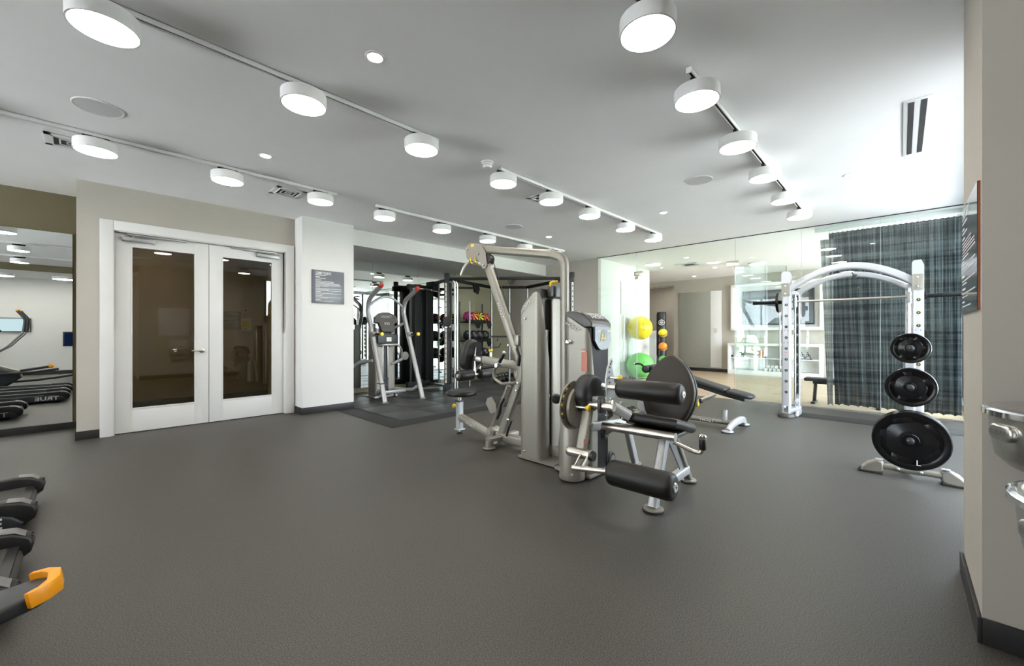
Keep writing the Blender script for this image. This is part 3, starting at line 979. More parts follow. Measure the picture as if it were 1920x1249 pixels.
MB().cyl((XA, 3.69, 2.12), (XA, 3.685, 2.055), 0.006, 10).build('bar_link', 'chrome', A)
MB().tube([(3.30, 3.52, 1.93), (3.22, 3.56, 2.00), (3.14, 3.64, 2.05), (3.08, 3.68, 2.04), (3.05, 3.71, 1.98), (3.04, 3.75, 1.90)], 0.014, 12, fil=0.03).build('pulldown_bar', 'steel', A)
MB().lathe((3.12, 3.66, 2.052), (-0.6, 0.4, 0), [(0.016, -0.02), (0.02, -0.015), (0.02, 0.015), (0.016, 0.02)], 14).build('swivel', 'black', A)
for y in (3.52, 3.60):
    MB().tube([(XA-0.055, y, 2.09), (XA-0.06, y-0.01, 2.04), (XA-0.06, y-0.03, 2.02), (XA-0.06, y-0.055, 2.03)], 0.007, 8, fil=0.012).build('bar_hook', 'yellow', A)
MB().span((XA-0.04, 2.86, 1.09), (XA+0.04, 2.93, 1.20), bev=0.01).build('pulley_bracket', 'silver', A)
MB().tube([(XA-0.04, 2.88, 1.06), (XA-0.045, 2.84, 0.98), (XA-0.04, 2.86, 0.88)], 0.016, 10, fil=0.05).build('cable_loop', 'black', A)
# chest pad and thigh rollers
MB().rtube([(XA, 2.88, 0.875), (XA, 3.45, 0.915)], 0.085, 0.06, 0.012, up=up).build('pad_beam', 'silver', A)
MB().rtube([(XA, 3.43, 0.914), (XA, 3.58, 0.925)], 0.06, 0.042, 0.008, up=up).build('sliding_beam', 'nickel', A)
MB().span((XA-0.035, 3.435, 0.868), (XA+0.035, 3.452, 0.960), bev=0.005).build('beam_collar', 'black', A)
knob(A, (XA, 3.32, 0.955), (0, 0, 1), 0.024, 0.045)
MB().rtube([(XA, 3.595, 1.06), (XA, 3.62, 0.92), (XA, 3.60, 0.74)], 0.012, 0.06, 0.003, up=(0, 1, 0)).build('pad_bracket', 'steel', A)
MB().prism(rrect(0.21, 0.36, 0.095, 8), (XA, 3.615, 0.945), (1, 0, 0), (0, -0.30, 0.954), -0.075, bev=0.0).build('pad_board', 'vinyl', A)
MB().prism(rrect(0.225, 0.375, 0.10, 8), (XA, 3.655, 0.955), (-1, 0, 0), (0, -0.30, 0.954), 0.075, bev=0.03, nb=4).build('chest_pad', 'vinyl', A)
MB().cyl((2.9, 3.575, 0.74), (3.36, 3.575, 0.74), 0.014, 14).build('roller_axle', 'steel', A)
roller(A, (3.075, 3.575, 0.74), (2.855, 3.575, 0.74), 0.062)
roller(A, (3.165, 3.575, 0.74), (3.385, 3.575, 0.74), 0.062)
# row handle yoke with foam grips
hj = V((2.94, 3.02, 0.885))
MB().tube([hj, (2.95, 3.09, 0.83), (2.96, 3.10, 0.74), (2.98, 3.0, 0.69), (3.10, 2.90, 0.70)], 0.017, 12, fil=0.05).build('row_yoke', 'silver', A)
MB().tube([(3.10, 2.90, 0.70), (3.26, 3.0, 0.69), (3.28, 3.10, 0.74), (3.29, 3.09, 0.83), (3.30, 3.02, 0.885)], 0.017, 12, fil=0.05).build('row_yoke', 'silver', A)
MB().lathe(hj-V((0.03, 0, 0)), (1, 0, 0), [(0.02, 0), (0.024, 0.005), (0.024, 0.055), (0.02, 0.06)], 18).build('handle_joint', 'steel', A)
for q in (V((2.94, 2.925, 1.02)), V((2.935, 3.27, 0.84))):
    d = (q-hj).normalized()
    MB().cyl(hj, q, 0.012, 12).build('handle_rod', 'steel', A)
    MB().cyl(hj+d*0.04, q-d*0.008, 0.019, 18, bev=0.004).build('foam_grip', 'black', A)
    MB().lathe(q-d*0.012, d, [(0.02, 0), (0.022, 0.006), (0.022, 0.018), (0.014, 0.024), (0, 0.024)], 18).build('grip_end_cap', 'chrome', A)
MB().prism([(-0.06, -0.08), (0.03, -0.10), (0.07, -0.03), (0.06, 0.07), (0.0, 0.09), (-0.06, 0.06)], (3.02, 3.20, 0.44), (0, -0.8, 0.6), (0, 0.6, 0.8), 0.012, bev=0.003, nb=1).build('foot_platform', 'silver', A)
# weight tower
pl = plan_corner([(3.03, 2.705), (2.92, 2.705), (2.92, 2.44), (3.075, 2.44)], 0.055, 8, 0.012)
zt = []
for x, y in pl:
    if x < 2.98 and y > 2.49:
        z = interp([(2.49, 1.612), (2.52, 1.60), (2.66, 1.478), (2.705, 1.45)], y)
    elif y > 2.6:
        z = 1.45
    else:
        z = interp([(2.92, 1.612), (2.935, 1.60), (2.955, 1.53), (3.0, 1.30), (3.05, 1.03), (3.07, 0.92), (3.075, 0.80)], x)
    zt.append(z)
shell(A, pl, zt, 0.012, 0.012)
face_logo(A, (2.9195, 2.615, 1.47), (0, -0.77, 0.64), (-1, 0, 0), 0.048)
for y, z in ((2.62, 1.36), (2.63, 0.08)):
    bolt(A, (2.92, y, z), (-1, 0, 0), 0.012)
bolt(A, (3.06, 2.44, 0.62), (0, -1, 0), 0.010)
plm = [(2*XA-x, y) for x, y in pl][::-1]
shell(A, plm, zt[::-1], 0.012, 0.012)
MB().prism([(2.69, 1.28), (2.69, 1.492), (2.53, 1.635), (2.475, 1.642), (2.468, 1.22)], (2.95, 0, 0), (0, 1, 0), (0, 0, 1), 0.34, bev=0.006).build('tower_cap', 'cap_dark', A)
MB().span((3.05, 2.38, 1.56), (3.25, 2.46, 1.675), bev=0.02).build('tower_cap_rear', 'cap_dark', A)
MB().prism(rrect(0.15, 1.54, 0.035, 5), (3.155, 2.432, 0.785), (1, 0, 0), (0, 0, 1), 0.014, bev=0.005).build('rear_guard', 'silver', A)
MB().span((2.955, 2.475, 0.03), (3.285, 2.69, 1.28)).build('stack_housing', 'black', A)
for x in (3.02, 3.045):
    MB().cyl((x+0.02, 2.462, 0.03), (x+0.02, 2.462, 1.25), 0.008, 12).build('guide_rod', 'chrome', A)
MB().tube([(3.06, 2.42, 1.665), (3.06, 2.42, 1.70), (3.07, 2.40, 1.705), (3.12, 2.385, 1.712)], 0.014, 10, fil=0.012).build('stack_pin', 'yellow', A)
MB().span((2.9, 2.25, 0.012), (3.3, 2.70, 0.03)).build('tower_base', 'silver', A)

# ------------------------------------------------------------------ machine B: leg extension and curl
XB = 3.04
B = thing('leg_machine', 'silver leg extension and curl machine with oval backrest and black rollers', 'exercise machine', (3.0, 1.6, 0))
pl = plan_corner([(2.98, 2.12), (2.87, 2.12), (2.87, 1.865), (3.0, 1.865)], 0.055, 8, 0.012)
zt = []
for x, y in pl:
    if x < 2.93 and y > 1.92:
        z = interp([(1.92, 1.265), (2.0, 1.315), (2.12, 1.385)], y)
    elif y > 2.0:
        z = 1.385
    else:
        z = interp([(2.87, 1.265), (2.885, 1.25), (2.90, 1.18), (2.93, 0.95), (2.97, 0.72), (3.0, 0.58)], x)
    zt.append(z)
shell(B, pl, zt, 0.012, 0.012)
plr = [(2*XB-x, y) for x, y in pl if x < 2.90]
shell(B, plr[::-1], [z for (x, y), z in zip(pl, zt) if x < 2.90][::-1], 0.012, 0.012)
cap = [(2.125, 1.325), (2.125, 1.40), (2.08, 1.412), (2.0, 1.405), (1.93, 1.378), (1.868, 1.328), (1.848, 1.298), (1.85, 1.272), (1.93, 1.258), (2.0, 1.30)]
MB().prism(cap, (2.884, 0, 0), (0, 1, 0), (0, 0, 1), 0.312, bev=0.012, nb=4).build('tower_cap', 'cap_dark', B)
text('logo_outline', 'HOIST', 0.072, (3.06, 1.897, 1.352), (1, 0, 0), (0, 0.78, 0.626), 'ink_black', B, ext=0.003, off=0.005, shear=0.28, sx=1.15)
text('logo_lettering', 'HOIST', 0.072, (3.06, 1.897, 1.352), (1, 0, 0), (0, 0.78, 0.626), 'ink_white', B, ext=0.0045, shear=0.28, sx=1.15)
face_logo(B, (2.8695, 2.035, 1.275), (0, -0.90, -0.43), (-1, 0, 0), 0.046)
MB().lathe((2.87, 2.06, 1.14), (-1, 0, 0), [(0.019, 0), (0.019, 0.006), (0.012, 0.008), (0.012, 0.03), (0.018, 0.032), (0.018, 0.045), (0, 0.05)], 20).build('rod_end_knob', 'chrome', B)
MB().span((2.868, 1.885, 0.90), (2.8695, 1.94, 1.06)).build('warning_decal', 'decal_red', B)
MB().span((2.868, 1.89, 1.075), (2.8695, 1.945, 1.085)).build('warning_decal', 'decal_red', B)
bolt(B, (2.87, 2.07, 0.10), (-1, 0, 0), 0.012)
MB().span((2.90, 1.89, 0.03), (3.18, 2.10, 1.25)).build('stack_housing', 'black', B)
MB().span((2.895, 1.878, 0.05), (3.185, 1.89, 1.26), bev=0.003).build('stack_cover', 'black_steel', B)
pc = [(-0.135, 0.115), (-0.135, -0.01), (-0.10, -0.05), (-0.075, -0.075), (-0.04, -0.088), (0.04, -0.088), (0.075, -0.075), (0.095, -0.05), (0.115, -0.01), (0.115, 0.115)]
plc = MB().prism(pc, (3.075, 1.852, 1.165), (1, 0, 0), (0, 0, 1), -0.02, bev=0.0).build('placard', 'placard', B)
for x0 in (-0.11, 0.045):
    MB().span((3.085+x0, 1.850, 1.232), (3.085+x0+0.05, 1.8515, 1.240)).build('placard_bar', 'yellow', plc)
MB().lathe((3.075, 1.8519, 1.20), (0, -1, 0), [(0.05, 0), (0.05, 0.001)], 24).build('placard_dial', 'cap_dark', plc)
for x0 in (3.05, 3.095):
    f = MB()
    f.span((x0, 1.849, 1.17), (x0+0.008, 1.8505, 1.21)); f.span((x0-0.022, 1.849, 1.17), (x0+0.002, 1.8505, 1.178)); f.span((x0-0.022, 1.849, 1.145), (x0-0.015, 1.8505, 1.172))
    f.build('seated_figure_mark', 'yellow', plc)
text('lettering', 'HOIST', 0.016, (3.075, 1.8515, 1.10), (1, 0, 0), (0, 0, 1), 'ink_white', plc, shear=0.28)
MB().span((2.86, 1.85, 0.012), (3.22, 2.22, 0.04), bev=0.006).build('tower_base', 'silver', B)
# lower pedestal that carries the pivot
MB().lathe((2.80, 1.985, 0.012), (0, 0, 1), [(0.105, 0), (0.11, 0.01), (0.105, 0.05), (0.098, 0.50), (0.09, 0.515), (0, 0.515)], 32).build('pivot_pedestal', 'silver', B)
bolt(B, (2.715, 1.93, 0.07), (-0.85, -0.5, 0), 0.012)
MB().tube([(2.92, 2.16, 0.02), (2.90, 2.15, 0.25), (2.84, 2.07, 0.52), (2.80, 2.0, 0.62)], 0.045, 16, fil=0.25).build('side_support', 'silver', B)
foot_disc(B, 2.92, 2.165, 0.065)
# cam with pop-pin holes, rotating about the Y axis
PVX, PVZ = 2.60, 0.665
cam_out = [(0.19*math.cos(a), 0.19*math.sin(a)) for a in [math.radians(k) for k in range(95, 300, 8)]] + [(0.13, -0.12), (0.17, -0.02), (0.12, 0.10), (0.05, 0.17)]
MB().prism(cam_out, (PVX, 1.83, PVZ), (1, 0, 0), (0, 0, 1), 0.012, bev=0.002, nb=1).build('cam_plate', 'silver', B)
MB().prism(circ(0.165, 40), (PVX+0.02, 1.80, PVZ-0.01), (1, 0, 0), (0, 0, 1), 0.03, bev=0.006).build('cam_disc', 'silver', B)
for k in range(9):
    a = math.radians(118+k*11)
    MB().cyl((PVX+0.172*math.cos(a), 1.812, PVZ+0.172*math.sin(a)), (PVX+0.172*math.cos(a), 1.819, PVZ+0.172*math.sin(a)), 0.0085, 10).build('pin_hole', 'yellow' if k % 2 else 'black', B)
cv = [(0.15*math.cos(a), 0.15*math.sin(a)) for a in [math.radians(k) for k in range(-25, 200, 9)]] + [(-0.10, -0.12), (0.02, -0.13)]
MB().prism(cv, (PVX+0.075, 1.80, PVZ+0.085), (1, 0, 0), (0, 0, 1), 0.12, bev=0.03, nb=4).build('cam_cover', 'vinyl_grey', B)
knob(B, (PVX-0.06, 1.78, PVZ+0.0), (0.15, -1, 0), 0.024, 0.09)
MB().lathe((2.53, 1.94, 0.71), (-0.6, -0.3, 0), [(0.032, 0), (0.038, 0.008), (0.038, 0.03), (0.028, 0.042), (0, 0.045)], 20).build('counterweight', 'black', B)
MB().cyl((2.64, 1.87, 0.71), (2.53, 1.94, 0.71), 0.022, 16).build('counterweight_arm', 'silver', B)
# pivot shaft and lower arm
MB().cyl((PVX, 1.90, PVZ+0.02), (PVX, 1.48, PVZ+0.02), 0.028, 18).build('pivot_shaft', 'nickel', B)
MB().rtube([(2.61, 1.70, 0.68), (2.50, 1.695, 0.345)], 0.05, 0.075, 0.012, up=(0, 1, 0)).build('leg_arm', 'silver', B)
MB().prism(rrect(0.075, 0.13, 0.034, 6), (2.60, 1.60, 0.695), (1, 0, 0), (0, 0, 1), 0.03, bev=0.008).build('pivot_shoe', 'cap_dark', B)
MB().lathe((2.70, 1.585, 0.69), (0, -1, 0), [(0.035, 0), (0.038, 0.006), (0.038, 0.035), (0.028, 0.042), (0, 0.042)], 24).build('pivot_cap', 'steel', B)
MB().span((2.475, 1.655, 0.415), (2.52, 1.657, 0.45)).build('warning_decal', 'decal_red', B)
MB().lathe((2.48, 1.80, 0.345), (0, -1, 0), [(0.028, 0), (0.032, 0.005), (0.036, 0.03), (0.036, 0.16), (0.04, 0.17), (0.04, 0.20), (0.03, 0.21), (0, 0.21)], 24).build('swivel_hub', 'nickel', B)
MB().lathe((2.48, 1.588, 0.345), (0, -1, 0), [(0.036, 0), (0.034, 0.018), (0, 0.02)], 20).build('hub_cap', 'black', B)
MB().lathe((2.55, 1.70, 0.415), (-0.2, -1, 0.2), [(0.015, 0), (0.022, 0.02), (0.022, 0.035), (0, 0.04)], 16).build('swivel_knob', 'black', B)
MB().cyl((2.38, 1.68, 0.265), (2.36, 1.36, 0.315), 0.02, 16).build('roller_axle', 'nickel', B)
for y in (1.66, 1.60):
    MB().rtube([(2.47, y, 0.345), (2.38, y, 0.27)], 0.05, 0.012, 0.004, up=(0, 1, 0)).build('axle_bracket', 'nickel', B)
roller(B, (2.36, 1.375, 0.315), (2.345, 0.945, 0.325), 0.082, bev=0.03)
# upper roller with its perforated sector
sec = [(-0.055, -0.10), (-0.07, 0.0), (-0.045, 0.09), (0.0, 0.16), (0.035, 0.165), (0.02, 0.10), (0.045, 0.02), (0.06, -0.10), (0.03, -0.28), (-0.05, -0.30)]
MB().prism(sec, (2.74, 1.60, 0.865), (1, 0, 0), (0, 0, 1), 0.012, bev=0.002, nb=1).build('sector_plate', 'white_frame', B)
for k in range(6):
    a = math.radians(95+k*16)
    MB().cyl((2.755+0.085*math.cos(a)+0.01*k, 1.5875, 0.885+0.12*math.sin(a)-0.01*k), (2.755+0.085*math.cos(a)+0.01*k, 1.586, 0.885+0.12*math.sin(a)-0.01*k), 0.008, 10).build('pin_hole', 'black', B)
knob(B, (2.72, 1.585, 0.885), (0.1, -1, 0), 0.022, 0.06)
MB().cyl((2.71, 1.64, 0.815), (2.70, 1.46, 0.815), 0.026, 18).build('upper_axle', 'nickel', B)
roller(B, (2.70, 1.505, 0.815), (2.70, 1.035, 0.815), 0.072, bev=0.028)
# frame
MB().rtube([(2.66, 1.80, 0.74), (2.72, 1.62, 0.69), (2.80, 1.46, 0.60)], 0.14, 0.06, 0.016, up=(0, 0, 1), fil=0.1).build('main_arm', 'white_frame', B)
for p in ((2.70, 1.56, 0.725), (2.74, 1.50, 0.70), (2.70, 1.60, 0.60), (2.76, 1.50, 0.585)):
    bolt(B, p, (-0.5, -0.6, 0.3), 0.014)
MB().cyl((2.745, 1.66, 0.505), (2.745, 1.10, 0.515), 0.03, 20).build('seat_rail', 'nickel', B)
MB().cyl((3.02, 1.60, 0.515), (3.02, 1.12, 0.515), 0.026, 20).build('seat_rail', 'nickel', B)
MB().span((2.78, 1.12, 0.485), (3.08, 1.50, 0.515), bev=0.006).build('seat_tray', 'cap_dark', B)
MB().rtube([(2.90, 1.86, 0.44), (3.24, 1.73, 0.44), (3.50, 1.775, 0.02)], 0.07, 0.05, 0.014, up=(0, 1, 0), fil=0.06).build('rear_leg', 'white_frame', B)
foot_disc(B, 3.505, 1.78, 0.06)
MB().rtube([(2.885, 1.235, 0.48), (2.685, 1.23, 0.022)], 0.075, 0.06, 0.016, up=(0, 1, 0)).build('front_leg', 'white_frame', B)
MB().rtube([(3.06, 1.255, 0.48), (3.41, 1.26, 0.022)], 0.05, 0.06, 0.016, up=(0, 1, 0)).build('rear_leg', 'silver', B)
MB().rtube([(2.98, 1.25, 0.48), (3.27, 1.25, 0.14)], 0.09, 0.012, 0.004, up=(0, 1, 0)).build('gusset_plate', 'alu', B)
MB().rtube([(2.73, 1.235, 0.12), (3.34, 1.255, 0.12)], 0.06, 0.07, 0.014, up=(0, 0, 1)).build('floor_brace', 'white_frame', B)
foot_disc(B, 2.685, 1.23, 0.072)
foot_disc(B, 3.41, 1.26, 0.062)
MB().tube([(2.76, 1.12, 0.475), (2.78, 1.0, 0.435), (2.785, 0.955, 0.43), (2.785, 0.94, 0.46), (2.785, 0.94, 0.53)], 0.014, 12, fil=0.02).build('handle_rod', 'nickel', B)
MB().cyl((2.785, 0.94, 0.455), (2.785, 0.94, 0.53), 0.022, 18, bev=0.004).build('foam_grip', 'black', B)
MB().lathe((2.785, 0.94, 0.525), (0, 0, 1), [(0.022, 0), (0.026, 0.006), (0.026, 0.02), (0.018, 0.028), (0, 0.028)], 20).build('grip_end_cap', 'chrome', B)
for (x, y, z, r) in ((2.84, 1.72, 0.43, 0.055), (2.98, 1.75, 0.17, 0.075)):
    MB().lathe((x, y, z), (0.15, -1, 0), [(r*0.9, 0), (r, 0.006), (r*0.9, 0.014), (r*0.9, 0.02), (r, 0.028), (r*0.9, 0.034)], 28).build('pulley', 'black', B)
    MB().lathe((x+0.005, y-0.034, z), (0.15, -1, 0), [(r*0.62, 0), (r*0.62, 0.004), (0, 0.006)], 24).build('pulley_hub', 'alu', B)
MB().rtube([(2.84, 1.70, 0.43), (2.84, 1.60, 0.50), (2.90, 1.50, 0.49)], 0.05, 0.04, 0.01, up=(1, 0, 0)).build('pulley_bracket', 'silver', B)
# seat and backrest
seat = [(-0.20, -0.215), (0.17, -0.215), (0.20, -0.18), (0.20, 0.18), (0.17, 0.215), (-0.20, 0.215)]
MB().prism(seat, (2.95, 1.315, 0.515), (0.966, 0, -0.26), (0, 1, 0), 0.075, bev=0.034, nb=5).build('seat_pad', 'vinyl', B)
egg = []
for k in range(48):
    a = 2*PI*k/48
    wv = 0.205*(1-0.26*max(0, math.sin(a))**1.4)
    egg.append((wv*math.cos(a), 0.29*math.sin(a)))
tb = math.radians(14)
ey = V((math.sin(tb), 0, math.cos(tb)))
ebx = V((0, -1, 0))
MB().prism(egg, V((3.17, 1.315, 0.755)), -ebx, ey, 0.03, bev=0.004).build('backrest_board', 'vinyl', B)
MB().prism(egg, V((3.17, 1.315, 0.755)), ebx, ey, 0.062, bev=0.026, nb=4).build('backrest_pad', 'brown_vinyl', B)
MB().rtube([(3.02, 1.30, 0.49), (3.30, 1.30, 0.45), (3.33, 1.30, 0.80)], 0.06, 0.05, 0.012, up=(0, 1, 0), fil=0.06).build('backrest_post', 'white_frame', B)
knob(B, (3.31, 1.24, 0.66), (0.1, -1, 0), 0.022, 0.06)

# ------------------------------------------------------------------ smith machine
XS, YL, YR = 6.95, 1.20, -0.145
S = thing('smith_machine', 'white smith machine with arched top and numbered uprights before the curtain', 'exercise machine', (7.1, 0.53, 0))
XSR = 7.36
for y, sg in ((YL, 1), (YR, -1)):
    u = MB().rtube([(XS+0.06, y, 0.06), (XS+0.06, y, 1.74)], 0.105, 0.13, 0.02, up=(1, 0, 0)).build('front_upright', 'white_frame', S)
    capp = [(-0.0525, 0.0), (0.0525, 0.0), (0.0525, 0.30), (0.03, 0.365), (-0.03, 0.365), (-0.0525, 0.34)]
    MB().prism(capp, (XS-0.012, y, 1.74), (0, -1, 0), (0, 0, 1), -0.15, bev=0.0).build('upright_cap', 'white_frame', S)
    pl_ = MB().prism(rrect(0.104, 0.19, 0.012, 3), (XS-0.012, y, 1.84), (0, -1, 0), (0, 0, 1), 0.006, bev=0.002).build('cap_plate', 'silver', S)
    for dz in (0.055, -0.055):
        bolt(pl_, (XS-0.018, y+0.005, 1.84+dz), (-1, 0, 0), 0.011)
    for k in range(9):
        z = 0.371+k*0.1565
        MB().lathe((XS-0.005, y-0.005, z), (-1, 0, 0), [(0.019, 0), (0.019, 0.004), (0.0, 0.004)], 18).build('number_disc', 'ink_black', S)
        text('number', str(k+1), 0.026, (XS-0.0095, y-0.005, z), (0, -1, 0), (0, 0, 1), 'yellow' if sg < 0 else 'pearl_text', S)
    for z in (1.255, 1.08):
        for dy in (-0.025, 0.02):
            MB().cyl((XS-0.005, y+dy, z), (XS-0.0065, y+dy, z), 0.006, 10).build('rivet', 'cap_dark', S)
    MB().span((XS-0.0065, y-0.03, 0.975-0.035), (XS-0.005, y+0.02, 0.985-0.035)).build('warning_decal', 'decal_red', S)
    MB().span((XS-0.008, y-0.028, 0.08), (XS-0.005, y+0.022, 0.17), bev=0.001).build('foot_badge', 'chrome', S)
    MB().lathe((XS+0.06, y, 0), (0, 0, 1), [(0.105, 0), (0.108, 0.012), (0.098, 0.045), (0.075, 0.065), (0.0, 0.066)], 28).build('rubber_foot', 'cap_dark', S)
    yi = y - sg*0.075
    MB().cyl((7.17, yi, 0.12), (7.17, yi, 1.80), 0.014, 14).build('guide_rod', 'chrome', S)
    MB().rtube([(XSR, yi, 0.06), (XSR, yi, 1.80)], 0.07, 0.06, 0.012, up=(1, 0, 0)).build('rear_upright', 'white_frame', S)
    MB().span((XSR-0.045, yi-0.028, 0.30), (XSR-0.030, yi+0.028, 1.72), bev=0.002).build('hook_plate', 'alu', S)
    for k in range(10):
        z = 0.33+k*0.148
        MB().prism([(-0.018, -0.055), (0.012, -0.06), (0.016, -0.02), (-0.004, 0.045), (0.004, 0.06), (-0.014, 0.062), (-0.02, 0.02)], (XSR-0.047, yi, z+0.05), (0, 1, 0), (0, 0, 1), -0.03, bev=0.0).build('rack_hook', 'black', S)
    MB().rtube([(XS+0.02, y, 0.09), (XSR+0.05, yi, 0.09)], 0.09, 0.07, 0.015, up=(0, 0, 1)).build('side_beam', 'white_frame', S)
    MB().prism([(-0.02, -0.02), (0.26, -0.02), (0.30, 0.03), (0.02, 0.05)], (XS+0.13, yi-sg*0.02, 0.04), (1, 0, 0), (0, 0, 1), 0.035, bev=0.004).build('foot_casting', 'white_frame', S)
    MB().rtube([(XS+0.05, yi, 1.80), (XSR+0.03, yi, 1.80)], 0.06, 0.05, 0.01, up=(0, 0, 1)).build('top_link', 'white_frame', S)
    MB().rtube([(XSR, yi, 0.22), (7.14, yi, 0.20)], 0.04, 0.05, 0.01, up=(0, 0, 1)).build('rod_bracket', 'white_frame', S)
    MB().cyl((7.17, yi, 1.60), (7.17, yi, 1.74), 0.026, 16, bev=0.004).build('bar_carriage', 'white_frame', S)
    MB().cyl((7.17, y+sg*0.055, 1.68), (7.17, y+sg*0.47, 1.68), 0.025, 18, bev=0.003).build('bar_sleeve', 'black_steel', S)
    MB().cyl((7.17, y+sg*0.062, 1.68), (7.17, y+sg*0.085, 1.68), 0.045, 18, bev=0.004).build('sleeve_collar', 'black_steel', S)
def arc(x, z0, rise, w, h, mname):
    pts = []
    for k in range(21):
        f = k/20
        y = YL-0.03 + (YR-YL+0.06)*f
        pts.append((x, y, z0+rise*math.sin(PI*f)**0.85 if 0 < f < 1 else z0))
    return MB().rtube(pts, h, w, 0.02, up=(1, 0, 0)).build(mname, 'white_frame', S)
arc(XS+0.055, 1.845, 0.27, 0.07, 0.09, 'front_arch')
arc(XSR-0.02, 1.765, 0.27, 0.06, 0.075, 'rear_arch')
face_logo(S, (XS+0.018, 1.04, 1.965), (0, -0.88, 0.47), (-1, 0, 0), 0.04)
face_logo(S, (XSR-0.052, 0.06, 1.885), (0, -0.90, -0.43), (-1, 0, 0), 0.04)
MB().lathe((XSR-0.05, 0.46, 2.0), (-1, 0, 0), [(0.022, 0), (0.022, 0.02), (0.03, 0.03), (0.02, 0.045), (0, 0.045)], 16).build('hook_eye', 'cap_dark', S)
MB().tube([(XSR-0.09, 0.46, 2.0), (XSR-0.10, 0.49, 2.05)], 0.008, 8).build('hook_lever', 'cap_dark', S)
MB().cyl((7.17, YL-0.03, 1.68), (7.17, YR+0.03, 1.68), 0.0155, 18).build('lifting_bar', 'nickel', S)

# ------------------------------------------------------------------ weight plates (rubber coated, grip openings)
def plate(c, r, t, n, label, cat='weight plate', axis=V((-1, 0, 0)), web=False, bore=0.027, a0=0.3, grp='black weight plates'):
    c = V(c)
    hf = 0.66 if web else 0.60
    root = thing('weight_plate', label, cat, tuple(c), grp)
    root.location = c
    d = axis
    MB().lathe(c-d*(t/2), d, [(r*0.80, 0), (r*0.97, 0), (r, t*0.2), (r, t*0.8), (r*0.97, t), (r*0.85, t), (r*0.80, t*0.9)] + [(r*0.80, 0)], 56).build('outer_rim', 'black_gloss', root)
    MB().lathe(c-d*(t*0.42), d, [(bore, 0), (r*hf, 0), (r*(hf+0.02), t*0.1), (r*(hf+0.02), t*0.62), (r*(hf-0.02), t*0.70), (r*0.40, t*0.70), (r*0.36, t*0.80), (r*0.24, t*0.80), (r*0.22, t*0.92), (bore, t*0.92), (bore, 0)], 48).build('hub_disc', 'black_gloss', root)
    x, y = _frame(d)
    for k in range(n):
        a = a0+2*PI*k/n
        e = x*math.cos(a)+y*math.sin(a)
        g = d.cross(e)
        poly = [(r*0.57, -r*0.20), (r*0.70, -r*0.15), (r*0.83, -r*0.22), (r*0.83, r*0.22), (r*0.70, r*0.15), (r*0.57, r*0.20)]
        if web:
            poly = [(r*0.60, -r*0.30), (r*0.72, -r*0.27), (r*0.83, -r*0.31), (r*0.83, r*0.31), (r*0.72, r*0.27), (r*0.60, r*0.30)]
        MB().prism(poly, c-d*(t*0.36), e, g, t*0.72, bev=t*0.12, nb=2).build('grip_bridge', 'black_gloss', root)
    if web:
        MB().lathe(c-d*(t*0.30), d, [(r*0.48, 0), (r*0.84, 0), (r*0.84, t*0.25), (r*0.48, t*0.25), (r*0.48, 0)], 48).build('web_disc', 'black_gloss', root)
    return root
YT = -0.052
pL = plate((4.535, YT, 0.362), 0.232, 0.042, 5, 'largest black weight plate, frontmost at the bottom of the weight tree', web=True)
text('lettering', 'L', 0.06, (4.511, YT-0.045, 0.195), (0, -1, 0), (0, 0, 1), 'ink_white', pL, ext=0.002)
plate((4.590, YT, 0.366), 0.232, 0.042, 5, 'large black weight plate just behind the largest one on the weight tree', web=True, a0=0.8)
plate((4.555, YT, 0.786), 0.155, 0.040, 5, 'medium black weight plate with five grip openings, middle of the weight tree', a0=0.15)
plate((4.560, YT, 1.098), 0.121, 0.036, 6, 'smallest black weight plate at the top of the weight tree', a0=0.5)
plate((7.17, YL+0.128, 1.68), 0.155, 0.034, 5, 'black weight plate hanging on the bar sleeve of the smith machine', axis=V((0, 1, 0)))

